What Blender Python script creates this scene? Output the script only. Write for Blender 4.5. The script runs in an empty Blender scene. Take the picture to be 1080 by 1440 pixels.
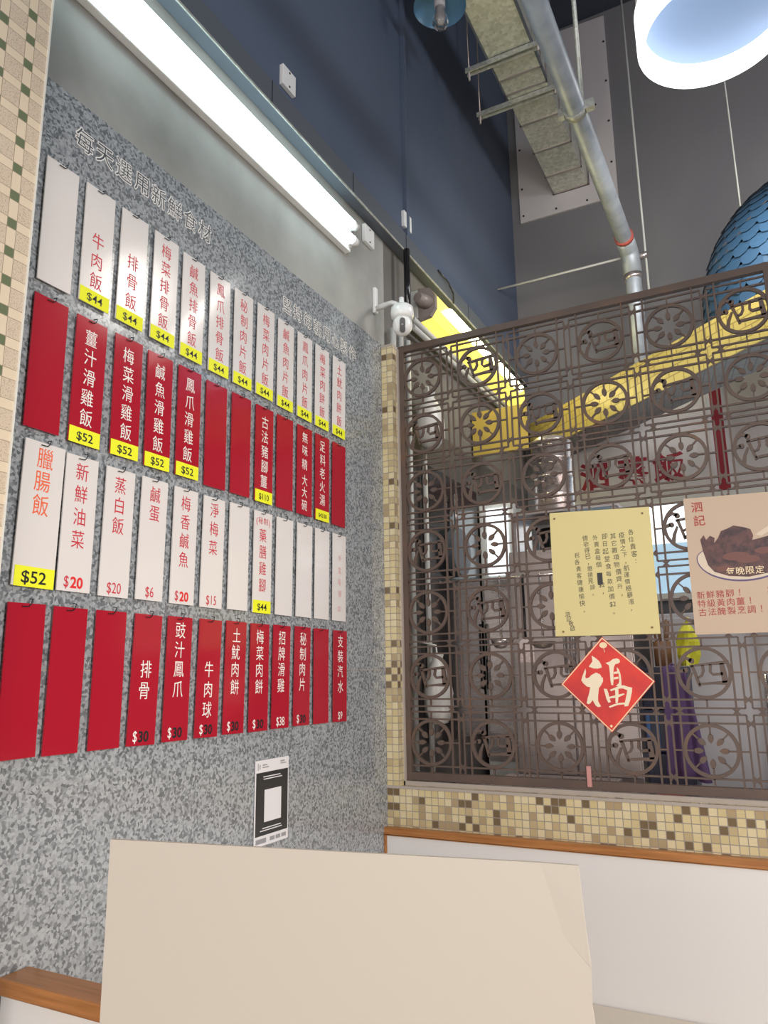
import bpy, bmesh, math, random
from mathutils import Vector, Matrix
random.seed(7)
SC = bpy.context.scene
COL = SC.collection

# ------------------------------------------------------------------ camera
cd = bpy.data.cameras.new('camera'); cam = bpy.data.objects.new('camera', cd); COL.objects.link(cam)
cd.sensor_fit = 'HORIZONTAL'; cd.sensor_width = 36.0; cd.lens = 36.0 * 1059 / 1080; cd.clip_start = 0.02
cam.matrix_world = Matrix(((0.88662291, 0.10947076, 0.4493506, 1.29715442),
                           (0.46229229, -0.18114645, -0.86802754, -2.5),
                           (-0.01362537, 0.97734442, -0.21121608, 1.42),
                           (0, 0, 0, 1)))
SC.camera = cam

# ------------------------------------------------------------------ world, exposure, large lights
w = bpy.data.worlds.new('world'); SC.world = w; w.use_nodes = True
w.node_tree.nodes['Background'].inputs[0].default_value = (0.80, 0.84, 1.0, 1)
w.node_tree.nodes['Background'].inputs[1].default_value = 0.30
vs = SC.view_settings
vs.view_transform = 'Standard'; vs.look = 'None'; vs.exposure = 0.0; vs.gamma = 1.0; vs.use_curve_mapping = False

def area(name, loc, target, sx, sy, power, col, spread=180):
    l = bpy.data.lights.new(name, 'AREA'); l.shape = 'RECTANGLE'; l.size = sx; l.size_y = sy
    l.energy = power; l.color = col; l.spread = math.radians(spread)
    o = bpy.data.objects.new(name, l); COL.objects.link(o); o.location = loc
    o.rotation_euler = (Vector(target) - Vector(loc)).to_track_quat('-Z', 'Y').to_euler()
    return o
area('shopfront_daylight', (2.0, -5.6, 1.7), (0.3, 0, 1.0), 4.0, 2.2, 165, (1.0, 0.93, 0.86))
area('left_wall_fill_light', (3.0, -1.7, 1.75), (0.0, -1.0, 0.95), 0.9, 0.9, 25, (1.0, 0.92, 0.84), 110)  # added fill aimed at the lower left wall, no fitting there
area('kitchen_fill_light', (1.45, 0.45, 3.35), (0.9, 1.5, 2.3), 0.9, 0.3, 22, (1.0, 0.97, 0.92))  # unseen fill added to brighten the kitchen behind the screen
def point_fill(name, loc, r, power, col):
    l = bpy.data.lights.new(name, 'POINT'); l.shadow_soft_size = r; l.energy = power; l.color = col
    o = bpy.data.objects.new(name, l); COL.objects.link(o); o.location = loc
point_fill('upper_wall_fill_light', (2.5, -1.3, 3.9), .25, 54, (.74, .86, 1.0))  # added fill that lifts navy wall, back wall and duct underside
point_fill('upper_kitchen_fill_light', (2.4, .9, 4.0), .25, 30, (1.0, .96, .88))  # added fill high over the kitchen, no fitting modelled

# ------------------------------------------------------------------ materials
def mat(name, col, rough=0.5, metal=0.0, emit=None, estr=0.0, spec=None, trans=0.0, alpha=1.0):
    m = bpy.data.materials.new(name); m.use_nodes = True
    b = m.node_tree.nodes['Principled BSDF']
    b.inputs['Base Color'].default_value = (*col, 1); b.inputs['Roughness'].default_value = rough
    b.inputs['Metallic'].default_value = metal
    if emit: b.inputs['Emission Color'].default_value = (*emit, 1); b.inputs['Emission Strength'].default_value = estr
    if spec is not None: b.inputs['Specular IOR Level'].default_value = spec
    if trans: b.inputs['Transmission Weight'].default_value = trans
    if alpha < 1: b.inputs['Alpha'].default_value = alpha
    return m
class NT:
    def __init__(s, m): s.t = m.node_tree; s.b = s.t.nodes['Principled BSDF']
    def n(s, typ, **kw):
        x = s.t.nodes.new(typ)
        for k, v in kw.items():
            if k == 'inp':
                for a, c in v.items():
                    if isinstance(c, bpy.types.NodeSocket): s.t.links.new(c, x.inputs[a])
                    else: x.inputs[a].default_value = c
            else: setattr(x, k, v)
        return x
    def math(s, op, a, b=0.0):
        return s.n('ShaderNodeMath', operation=op, inp={0: a, 1: b}).outputs[0]
    def ramp(s, fac, stops, interp='LINEAR'):
        r = s.n('ShaderNodeValToRGB', inp={0: fac}); r.color_ramp.interpolation = interp
        e = r.color_ramp.elements
        while len(e) < len(stops): e.new(0.5)
        for k, (p, c) in zip(e, stops): k.position = p; k.color = (*c, 1)
        return r.outputs[0]
    def mix(s, fac, a, b):
        m = s.n('ShaderNodeMix', data_type='RGBA')
        for i, v in ((0, fac), (6, a), (7, b)):
            if isinstance(v, bpy.types.NodeSocket): s.t.links.new(v, m.inputs[i])
            elif i: m.inputs[i].default_value = (*v, 1)
            else: m.inputs[i].default_value = v
        return m.outputs[2]
    def link(s, a, b): s.t.links.new(a, s.b.inputs[b])
    def bump(s, h, strength=0.3, dist=0.002):
        s.link(s.n('ShaderNodeBump', inp={'Height': h, 'Strength': strength, 'Distance': dist}).outputs[0], 'Normal')
    def pos(s): return s.n('ShaderNodeNewGeometry').outputs['Position']
    def obj(s): return s.n('ShaderNodeTexCoord').outputs['Object']
    def noise(s, vec, scale, detail=3, out=0):
        return s.n('ShaderNodeTexNoise', inp={'Vector': vec, 'Scale': scale, 'Detail': detail}).outputs[out]

def granite():
    m = mat('polished_granite', (.3, .3, .3), 0.14); m.node_tree.nodes['Principled BSDF'].inputs['IOR'].default_value = 1.75; t = NT(m); p = t.pos()
    d = t.n('ShaderNodeVectorMath', operation='ADD', inp={0: p, 1: t.n('ShaderNodeVectorMath', operation='SCALE', inp={0: t.noise(p, 60, 2, 1), 'Scale': 0.012}).outputs[0]}).outputs[0]
    v = t.n('ShaderNodeTexVoronoi', inp={'Vector': d, 'Scale': 165.0})
    g = t.n('ShaderNodeSeparateColor', inp={0: v.outputs['Color']}).outputs[0]
    c = t.ramp(g, [(0.0, (.070, .082, .097)), (.25, (.145, .162, .180)), (.5, (.32, .345, .37)), (1.0, (.46, .485, .51))])
    c2 = t.mix(t.math('MULTIPLY', t.noise(p, 260, 2), .55), c, (.27, .28, .285))
    t.link(c2, 'Base Color'); t.b.inputs['Coat Weight'].default_value = 0.0
    return m
def plaster(name, a, b, rough=0.8, sc=2.2):
    m = mat(name, a, rough); t = NT(m); p = t.pos()
    n = t.noise(p, sc, 8); c = t.mix(t.ramp(n, [(.35, (0, 0, 0)), (.65, (1, 1, 1))]), a, b)
    t.link(c, 'Base Color'); t.bump(t.noise(p, 35, 3), .08, .004)
    return m
def mosaic(name, ua, va, pitch, off=(0, 0)):
    """small square glazed mosaic: ua, va are world axes giving the tile directions"""
    m = mat(name, (.5, .45, .3), 0.22); t = NT(m); s = t.n('ShaderNodeSeparateXYZ', inp={0: t.pos()})
    u = t.math('DIVIDE', t.math('ADD', s.outputs[ua], off[0]), pitch); v = t.math('DIVIDE', t.math('ADD', s.outputs[va], off[1]), pitch)
    fu, fv = t.math('FLOOR', u), t.math('FLOOR', v)
    cell = t.n('ShaderNodeCombineXYZ', inp={0: fu, 1: fv, 2: 3.7}).outputs[0]
    r = t.n('ShaderNodeTexWhiteNoise', noise_dimensions='3D', inp={'Vector': cell}).outputs[0]
    c = t.ramp(r, [(0, (.66, .55, .31)), (.3, (.70, .60, .38)), (.55, (.60, .49, .26)), (.70, (.50, .39, .22)), (.80, (.40, .30, .17)), (.89, (.14, .09, .045))], 'CONSTANT')
    c = t.mix(t.math('MULTIPLY', t.noise(t.pos(), 160, 2), .25), c, (.35, .28, .16))
    a, b = t.math('FRACT', u), t.math('FRACT', v)
    e = t.math('MAXIMUM', t.math('ABSOLUTE', t.math('SUBTRACT', a, .5)), t.math('ABSOLUTE', t.math('SUBTRACT', b, .5)))
    g = t.math('GREATER_THAN', e, .445)
    t.link(t.mix(g, c, (.30, .26, .22)), 'Base Color')
    t.link(t.math('ADD', t.math('MULTIPLY', g, .6), .2), 'Roughness')
    t.bump(t.math('SUBTRACT', 1.0, g), .5, .0015)
    return m
def basket_tile():
    m = mat('basket_pattern_tile', (.6, .5, .38), 0.4); t = NT(m); s = t.n('ShaderNodeSeparateXYZ', inp={0: t.pos()})
    P, S = 0.0613, 0.0215
    def strip(c, off):
        f = t.math('MODULO', t.math('ADD', c, off), P)
        return f, t.math('LESS_THAN', f, S), t.math('FLOOR', t.math('DIVIDE', t.math('ADD', c, off), P))
    fy, sy, cy = strip(s.outputs[1], 61.3 + .0125 - .0045); fz, sz, cz = strip(s.outputs[2], 61.3 - .0217)
    nf = t.noise(t.pos(), 420, 2)
    speck = t.ramp(nf, [(.34, (.36, .28, .19)), (.43, (.60, .49, .37)), (.7, (.66, .54, .41))])
    cream = t.mix(t.math('MULTIPLY', t.noise(t.pos(), 25, 2), .4), (.74, .62, .46), (.66, .53, .38))
    any_ = t.math('MAXIMUM', sy, sz); both = t.math('MULTIPLY', sy, sz)
    c = t.mix(both, t.mix(any_, speck, cream), (.125, .155, .075))
    def edge(f): # grout at 0 and S
        return t.math('MAXIMUM', t.math('LESS_THAN', t.math('ABSOLUTE', t.math('SUBTRACT', f, .0006)), .0008), t.math('LESS_THAN', t.math('ABSOLUTE', t.math('SUBTRACT', f, S)), .0007))
    g = t.math('MAXIMUM', edge(fy), edge(fz))
    t.link(t.mix(g, c, (.33, .26, .18)), 'Base Color'); t.bump(t.math('SUBTRACT', nf, g), .25, .001)
    return m
def brushed(name, col, rough, metal=1.0, sc=(3, 3, 90), amp=.25):
    m = mat(name, col, rough, metal); t = NT(m)
    mp = t.n('ShaderNodeMapping', inp={0: t.pos(), 'Scale': sc}).outputs[0]
    n = t.noise(mp, 2.0, 4)
    t.link(t.math('ADD', t.math('MULTIPLY', n, amp), rough - amp * .5), 'Roughness')
    t.link(t.mix(n, tuple(c * .8 for c in col), tuple(min(1, c * 1.15) for c in col)), 'Base Color')
    return m
def galv():
    m = mat('galvanised_steel', (.6, .6, .55), .42, .45); t = NT(m)
    v = t.n('ShaderNodeTexVoronoi', inp={'Vector': t.pos(), 'Scale': 60.0}).outputs['Color']
    g = t.n('ShaderNodeSeparateColor', inp={0: v}).outputs[0]
    t.link(t.ramp(g, [(0, (.46, .46, .41)), (1, (.66, .66, .60))]), 'Base Color')
    return m
def pipe_zinc():
    m = mat('dull_zinc_pipe', (.35, .38, .42), .45, .3); t = NT(m)
    t.link(t.ramp(t.noise(t.pos(), 14, 5), [(.3, (.28, .31, .35)), (.7, (.42, .45, .49))]), 'Base Color')
    return m
def wood():
    m = mat('varnished_wood', (.35, .15, .05), .28); t = NT(m)
    mp = t.n('ShaderNodeMapping', inp={0: t.pos(), 'Scale': (2, 40, 40)}).outputs[0]
    t.link(t.ramp(t.noise(mp, 3, 4), [(.3, (.30, .115, .03)), (.7, (.47, .20, .065))]), 'Base Color')
    return m
def lattice_paint():
    m = mat('brown_painted_iron', (.17, .115, .085), .55); t = NT(m)
    n = t.noise(t.pos(), 9, 4)
    t.link(t.ramp(n, [(.3, (.088, .059, .049)), (.62, (.108, .072, .056)), (.8, (.16, .078, .042))]), 'Base Color')
    return m
def tile_grid(name, col, grout, sx, sz, angle=0.0, rough=.35):
    m = mat(name, col, rough); t = NT(m)
    mp = t.n('ShaderNodeMapping', inp={0: t.obj(), 'Rotation': (0, 0, angle)}).outputs[0]
    b = t.n('ShaderNodeTexBrick', offset=.5, inp={'Vector': mp, 'Color1': (*col, 1), 'Color2': (*[c * .86 for c in col], 1), 'Mortar': (*grout, 1), 'Scale': 1.0, 'Mortar Size': sz * .07, 'Brick Width': sx, 'Row Height': sz})
    t.link(b.outputs[0], 'Base Color'); t.bump(t.math('SUBTRACT', 1.0, b.outputs[1]), .4, .002)
    return m
M = {}
M['granite'] = granite()
M['plaster'] = plaster('grey_cement_plaster', (.46, .46, .43), (.22, .215, .20), .75, 1.5)
M['navy'] = plaster('navy_wall_paint', (.075, .098, .155), (.092, .115, .168), .75, 1.2)
M['backwall'] = plaster('grey_back_wall_paint', (.170, .163, .172), (.145, .142, .155), .85, 1.0)
M['kitchen_plaster'] = plaster('darkened_kitchen_plaster', (.17, .16, .15), (.12, .11, .10), .8)  # same plaster as the dining side, weaker light put into its colour
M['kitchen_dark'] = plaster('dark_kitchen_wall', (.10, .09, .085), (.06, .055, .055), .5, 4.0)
M['mosaic_front'] = mosaic('beige_mosaic_front', 0, 2, .0245, (.0, .0))
M['mosaic_jamb'] = mosaic('beige_mosaic_reveal', 1, 2, .0245, (.002, .0))
M['mosaic_sill'] = mosaic('beige_mosaic_sill', 0, 1, .0245, (.0, .004))
M['grout'] = mat('white_grout', (.40, .35, .31), .8)
M['basket'] = basket_tile()
M['trim_white'] = mat('white_tile_trim', (.72, .70, .64), .35)
M['ceiling'] = mat('dark_ceiling_paint', (.035, .042, .06), .85)
M['floor'] = tile_grid('floor_tile', (.35, .33, .30), (.15, .14, .13), .4, .4)
M['white_lam'] = mat('white_laminate_panel', (.74, .72, .71), .35)
M['wood'] = wood()
M['cushion'] = mat('cream_vinyl_cushion', (.70, .62, .52), .45)
M['cream'] = mat('cream_plastic_board', (.56, .50, .43), .5)
M['card_white'] = mat('white_acrylic_card', (.74, .70, .68), .12)
M['card_red'] = mat('red_acrylic_card', (.40, .012, .028), .12)
M['sticker'] = mat('fluorescent_yellow_sticker', (.86, .88, .02), .5)
M['ink_red'] = mat('red_lettering', (.60, .035, .06), .4)
M['ink_red_bold'] = mat('bright_red_lettering', (.75, .03, .03), .4)
M['ink_orange'] = mat('orange_lettering', (.85, .14, .05), .4)
M['ink_maroon'] = mat('dull_red_print', (.38, .045, .04), .5)
M['sign_red'] = mat('deep_red_sign_paint', (.34, .012, .03), .6)
M['ink_white'] = mat('white_lettering', (.86, .83, .80), .4)
M['ink_black'] = mat('black_lettering', (.015, .015, .018), .4)
M['ink_faint'] = mat('faded_pink_lettering', (.72, .38, .38), .4)
M['stone_dark'] = mat('dark_engraved_stone', (.06, .07, .085), .35)
M['wire'] = mat('dark_wire', (.03, .03, .035), .4, .6)
M['lattice'] = lattice_paint()
M['galv'] = galv(); M['zinc'] = pipe_zinc()
M['steel'] = brushed('brushed_stainless_steel', (.54, .475, .465), .33, .85)
M['steel_shiny'] = brushed('polished_stainless_steel', (.60, .54, .53), .27, .75, (3, 3, 30), .1)
M['trunk'] = mat('dark_metal_trunking', (.115, .13, .155), .42, .2)
M['white_plastic'] = mat('white_plastic', (.80, .80, .79), .3)
M['white_metal'] = mat('white_enamelled_metal', (.80, .80, .78), .35)
M['black'] = mat('black_plastic', (.012, .012, .014), .15)
M['conduit'] = mat('pale_grey_conduit', (.52, .52, .50), .4)
M['tube'] = mat('fluorescent_tube_glow', (.9, .95, .95), .3, emit=(.72, .96, 1.0), estr=8.5)
M['tube_y'] = mat('yellow_tube_glow', (.9, .9, .5), .3, emit=(1.0, .90, .45), estr=26.0)
M['yellow_cover'] = mat('yellow_light_cover', (.75, .62, .12), .35, emit=(1.0, .82, .15), estr=1.0)
M['lamp_rim'] = mat('glowing_white_acrylic', (.9, .9, .9), .3, emit=(.95, .97, 1.0), estr=2.2)
M['lamp_in'] = mat('pale_blue_lamp_panel', (.16, .22, .34), .5, emit=(.34, .54, .86), estr=.42)
M['lamp_core'] = mat('glowing_lamp_core', (.9, .9, .9), .3, emit=(.9, .96, 1.0), estr=2.5)
M['blue_enamel'] = mat('blue_enamel_shade', (.10, .22, .36), .35)
M['clear'] = mat('clear_glass', (.95, .93, .92), .05, trans=1.0)
M['note'] = mat('pale_yellow_paper', (.68, .59, .28), .7)
M['poster'] = mat('buff_poster_paper', (.53, .40, .295), .5)
M['fu_red'] = plaster('red_festive_paper', (.78, .05, .03), (.52, .03, .035), .55, 9)
M['gold'] = mat('pale_gold_print', (.84, .66, .42), .45)
M['ivory'] = mat('ivory_print', (.85, .74, .55), .5)
M['meat'] = plaster('printed_dark_braise', (.045, .022, .028), (.13, .055, .05), .5, 60)
M['glaze'] = mat('printed_reddish_glaze', (.16, .06, .05), .5)
M['bowl_print'] = mat('printed_bowl_white', (.66, .55, .43), .5)
M['bowl_rim'] = mat('printed_blue_rim', (.10, .07, .18), .5)
M['yellow_tile'] = tile_grid('yellow_glazed_tile', (.52, .41, .12), (.28, .21, .06), .06, .045)
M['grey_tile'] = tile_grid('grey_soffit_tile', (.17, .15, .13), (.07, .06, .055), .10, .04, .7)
M['yellow_panel'] = mat('yellow_painted_board', (.50, .36, .07), .5)
M['blue_tile'] = mat('blue_glazed_tile', (.020, .055, .105), .5)
M['sign_white'] = mat('white_sign_board', (.70, .66, .65), .4)
M['window_glow'] = mat('bright_window_light', (.9, .95, 1), .2, emit=(.86, .95, 1.0), estr=1.6)
M['window_blue'] = mat('bluish_frosted_pane', (.5, .7, .85), .2, emit=(.45, .68, .90), estr=.65)
M['bag_yellow'] = mat('yellow_plastic_bag', (.80, .78, .05), .4)
M['bag_white'] = mat('white_plastic_bag', (.70, .69, .67), .35)
M['purple'] = mat('purple_cloth', (.13, .075, .20), .8)
M['navy_crate'] = mat('dark_blue_plastic', (.03, .035, .075), .4)
M['blue_plastic'] = mat('blue_plastic', (.04, .14, .40), .4)
M['bamboo'] = mat('brown_bamboo', (.24, .12, .06), .6)
M['red_plastic'] = mat('red_plastic', (.70, .04, .04), .35)
M['paper_black'] = mat('black_poster_print', (.03, .031, .033), .25)
M['paper_white'] = mat('white_poster_paper', (.76, .74, .76), .4)
M['grey_ink'] = mat('grey_ink', (.30, .30, .32), .5)
M['rubber_red'] = mat('red_pipe_tape', (.40, .08, .06), .6)
M['board_white'] = mat('off_white_painted_plate', (.50, .46, .47), .6)
M['cap_brown'] = mat('smoky_end_cap', (.24, .20, .185), .4)
M['grey_door'] = mat('pale_grey_enamel', (.42, .40, .42), .3)
M['pink_tab'] = mat('pinkish_tape', (.55, .26, .24), .5)
M['screw'] = mat('dark_screw', (.05, .05, .05), .4, .8)

# ------------------------------------------------------------------ mesh helpers
class MB:
    def __init__(s): s.v = []; s.f = []; s.mi = []; s.mid = 0; s.sm = []
    def add(s, vs, fs, smooth=False):
        o = len(s.v); s.v += [tuple(p) for p in vs]
        for f in fs: s.f.append([o + i for i in f]); s.mi.append(s.mid); s.sm.append(smooth)
        return s
    def box(s, x0, x1, y0, y1, z0, z1):
        v = [(x, y, z) for x in (x0, x1) for y in (y0, y1) for z in (z0, z1)]
        return s.add(v, [(0, 1, 3, 2), (4, 6, 7, 5), (0, 4, 5, 1), (2, 3, 7, 6), (0, 2, 6, 4), (1, 5, 7, 3)])
    def prism(s, poly, fn, d0, d1, smooth=False):
        """poly: 2D points (counter-clockwise seen from the d1 side); fn(u,v,d)->3D"""
        n = len(poly)
        v = [fn(a, b, d0) for a, b in poly] + [fn(a, b, d1) for a, b in poly]
        f = [tuple(range(n - 1, -1, -1)), tuple(range(n, 2 * n))] + [(i, (i + 1) % n, n + (i + 1) % n, n + i) for i in range(n)]
        return s.add(v, f, smooth)
    def ring(s, outer, inner, fn, d0, d1):
        n = len(outer)
        v = [fn(a, b, d) for P, d in ((outer, d0), (inner, d0), (outer, d1), (inner, d1)) for a, b in P]
        f = []
        for i in range(n):
            j = (i + 1) % n
            f += [(i, n + i, n + j, j), (2*n + i, 2*n + j, 3*n + j, 3*n + i), (i, j, 2*n + j, 2*n + i), (n + i, 3*n + i, 3*n + j, n + j)]
        return s.add(v, f)
    def tube(s, pts, r, n=8, cap=True, smooth=True):
        pts = [Vector(p) for p in pts]; rs = r if isinstance(r, (list, tuple)) else [r] * len(pts)
        vs = []; prev = None
        for i, p in enumerate(pts):
            t = (pts[min(i + 1, len(pts) - 1)] - pts[max(i - 1, 0)]).normalized()
            a = prev - t * prev.dot(t) if prev is not None else t.orthogonal()
            if a.length < 1e-6: a = t.orthogonal()
            a.normalize(); prev = a; b = t.cross(a)
            for k in range(n):
                q = 2 * math.pi * k / n; vs.append(p + (a * math.cos(q) + b * math.sin(q)) * rs[i])
        f = [(i*n + k, i*n + (k+1) % n, (i+1)*n + (k+1) % n, (i+1)*n + k) for i in range(len(pts) - 1) for k in range(n)]
        s.add(vs, f, smooth)
        if cap:
            o = len(pts) - 1
            s.add(vs[:n], [tuple(range(n - 1, -1, -1))]); s.add(vs[o*n:], [tuple(range(n))])
        return s
    def lathe(s, prof, c, n=24, smooth=True, a0=0.0, a1=2*math.pi):
        """prof: (radius, z) list, bottom to top"""
        full = abs(a1 - a0 - 2*math.pi) < 1e-6; m = n if full else n + 1
        vs = [(c[0] + r*math.cos(a0 + (a1-a0)*k/n), c[1] + r*math.sin(a0 + (a1-a0)*k/n), c[2] + z) for r, z in prof for k in range(m)]
        f = []
        for i in range(len(prof) - 1):
            for k in range(n):
                j = (k + 1) % m
                f.append((i*m + k, i*m + j, (i+1)*m + j, (i+1)*m + k))
        return s.add(vs, f, smooth)
    def sphere(s, c, rx, ry, rz, n=20):
        prof = [(math.sin(math.pi*i/12), -math.cos(math.pi*i/12)) for i in range(13)]
        vs = [(c[0] + rx*r*math.cos(2*math.pi*k/n), c[1] + ry*r*math.sin(2*math.pi*k/n), c[2] + rz*z) for r, z in prof for k in range(n)]
        f = [(i*n + k, i*n + (k+1) % n, (i+1)*n + (k+1) % n, (i+1)*n + k) for i in range(12) for k in range(n)]
        return s.add(vs, f, True)
    def bar(s, p, q, wd, fn, d0, d1):
        """flat bar between two 2D points"""
        dx, dy = q[0]-p[0], q[1]-p[1]; l = math.hypot(dx, dy) or 1; nx, ny = -dy/l*wd/2, dx/l*wd/2
        return s.prism([(p[0]-nx, p[1]-ny), (q[0]-nx, q[1]-ny), (q[0]+nx, q[1]+ny), (p[0]+nx, p[1]+ny)], fn, d0, d1)
    def mesh(s, name):
        m = bpy.data.meshes.new(name); m.from_pydata(s.v, [], s.f)
        for p, i, k in zip(m.polygons, s.mi, s.sm): p.material_index = i; p.use_smooth = k
        m.update(); return m

def tag(o, label=None, cat=None, group=None, kind=None):
    if label: o['label'] = label
    if cat: o['category'] = cat
    if group: o['group'] = group
    if kind: o['kind'] = kind
    return o
ORG = {}
def obj(name, mb, m, parent=None, bevel=0.0, recalc=True):
    """link a mesh built in world coordinates as one object"""
    me = mb.mesh(name)
    if recalc:
        b = bmesh.new(); b.from_mesh(me)
        bmesh.ops.remove_doubles(b, verts=b.verts, dist=1e-6); bmesh.ops.recalc_face_normals(b, faces=b.faces)
        b.to_mesh(me); b.free()
    for x in (m if isinstance(m, (list, tuple)) else [m]): me.materials.append(M[x])
    o = bpy.data.objects.new(name, me); COL.objects.link(o)
    if parent:
        me.transform(Matrix.Translation(-ORG[parent.name])); o.parent = parent; ORG[o.name] = ORG[parent.name]
    else:
        xs = [v.co for v in me.vertices]
        c = Vector([(min(v[i] for v in xs) + max(v[i] for v in xs)) / 2 for i in range(3)]); c.z = min(v.z for v in xs)
        me.transform(Matrix.Translation(-c)); o.location = c; ORG[o.name] = c
    if bevel:
        bv = o.modifiers.new('bevel', 'BEVEL'); bv.width = bevel; bv.segments = 2; bv.limit_method = 'ANGLE'
    return o
def thing(name, loc, label, cat, group=None):
    o = bpy.data.objects.new(name, None); o.empty_display_size = .02; COL.objects.link(o); o.location = loc
    ORG[o.name] = Vector(loc); return tag(o, label, cat, group)
def struct(name, mb, m, **k): return tag(obj(name, mb, m, **k), kind='structure')

# lettering ----------------------------------------------------------
GC = {}
def glyph(ch, off=0.0, outline=0.0):
    """one character (or short run of figures) as flat polygons, em box centred at the origin"""
    k = (ch, off, outline)
    if k in GC: return GC[k]
    c = bpy.data.curves.new('glyph', 'FONT'); c.body = ch; c.resolution_u = 3; c.offset = off
    if outline: c.fill_mode = 'NONE'; c.bevel_depth = outline; c.bevel_resolution = 0
    o = bpy.data.objects.new('glyph', c); COL.objects.link(o); bpy.context.view_layer.update()
    me = bpy.data.meshes.new_from_object(o.evaluated_get(bpy.context.evaluated_depsgraph_get()))
    vs = [tuple(v.co) for v in me.vertices]; fs = [tuple(p.vertices) for p in me.polygons]
    bpy.data.objects.remove(o); bpy.data.curves.remove(c); bpy.data.meshes.remove(me)
    if vs:
        cjk = ord(ch[0]) > 0x2E80 and ch not in '：，。！█'
        if cjk: cx, cy = (min(v[0] for v in vs) + max(v[0] for v in vs)) / 2, (min(v[1] for v in vs) + max(v[1] for v in vs)) / 2
        else: cx, cy = (min(v[0] for v in vs) + max(v[0] for v in vs)) / 2, .36
        vs = [(a - cx, b - cy, z) for a, b, z in vs]
    GC[k] = (vs, fs); return GC[k]
def put(mb, ch, u, v, size, fn, d, off=0.0, outline=0.0, sx=1.0, sk=0.0):
    vs, fs = glyph(ch, off, outline)
    mb.add([fn(u + a*size*sx, v + (b + sk*a)*size, d + z*size) for a, b, z in vs], fs)
def LW(u, v, d): return (d, u, v)        # left wall: u along +Y, v up, d out of the wall (+X)
def RW(u, v, d): return (u, -d, v)       # screen wall: u along +X, v up, d towards the diners (-Y)

# ------------------------------------------------------------------ the room
mb = MB()
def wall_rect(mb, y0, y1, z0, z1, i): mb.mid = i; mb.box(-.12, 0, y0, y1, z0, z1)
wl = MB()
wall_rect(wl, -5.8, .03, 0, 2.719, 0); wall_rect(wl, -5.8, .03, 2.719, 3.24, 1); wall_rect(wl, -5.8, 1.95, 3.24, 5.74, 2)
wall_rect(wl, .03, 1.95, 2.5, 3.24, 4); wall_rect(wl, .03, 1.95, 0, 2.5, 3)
struct('wall_left', wl, ['granite', 'plaster', 'navy', 'kitchen_dark', 'kitchen_plaster'], recalc=False)
struct('trim_1', MB().box(0, .0012, -1.58, .0, 1.4365, 1.4385), 'grout')
struct('trim_2', MB().box(0, .018, .235, .262, 3.30, 5.74), 'navy')
struct('wall_back', MB().box(-.12, 3.4, 1.95, 2.07, 0, 5.74), 'backwall')
struct('wall_right', MB().box(3.3, 3.42, -5.8, 1.95, 0, 5.74), 'backwall')
struct('ceiling', MB().box(-.12, 3.42, -5.8, 2.07, 5.74, 5.86), 'ceiling')
struct('floor', MB().box(-.12, 3.42, -5.8, 2.07, -.1, 0), 'floor')
# tiled pilaster at the near end of the granite
struct('wall_pilaster', MB().box(0, .04, -2.4, -1.6115, 0, 4.2), 'basket')
struct('trim_3', MB().box(0, .0425, -1.6115, -1.6075, 0, 4.2), 'trim_white')

# mosaic half wall with the jamb and sill of the screen opening
mw = MB()
mw.mid = 0; mw.box(0.0, .05, 0, .09, 1.036, 2.70); mw.box(0.0, 3.3, 0, .09, 0, 1.036)
hw = struct('wall_screen', mw, ['mosaic_front', 'mosaic_jamb', 'mosaic_sill'], recalc=False)
for p in hw.data.polygons:
    n = p.normal
    p.material_index = 1 if abs(n.x) > .7 else (2 if abs(n.z) > .7 else 0)
struct('trim_4', MB().box(.050, .056, .034, .052, 1.036, 2.70).box(.05, 1.42, .034, .052, 1.036, 1.050).box(0, .05, .0, .05, 2.70, 2.712), 'grout')
struct('trim_5', MB().box(.0, 2.5, -.0025, .001, 1.0285, 1.0375), 'grout')

# bench along the screen wall -----------------------------------------
t = thing('wall_bench', (1.2, -.2, 0), 'long bench with white laminate back below the mosaic wall, wood edged', 'bench')
obj('back_panel', MB().box(.008, 2.4, -.022, -.001, .40, .878), 'white_lam', t, .001)
obj('wood_cap', MB().box(-.0, 2.4, -.028, -.001, .878, .903).box(0.0, .0075, -.028, -.001, .40, .878), 'wood', t, .002)
obj('seat', MB().box(.01, 2.4, -.45, -.023, .385, .466), 'cushion', t, .012)
obj('base', MB().box(.01, 2.4, -.42, -.03, 0, .385), 'white_lam', t)
# booth divider standing out from the left wall
t = thing('booth_divider', (.5, -1.48, 0), 'booth back with wood cap standing out from the granite wall', 'bench')
obj('divider_panel', MB().box(.002, .62, -1.500, -1.452, .0, .878), 'white_lam', t)
obj('wood_cap', MB().box(.001, .63, -1.512, -1.446, .878, .905), 'wood', t, .003)

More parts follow.
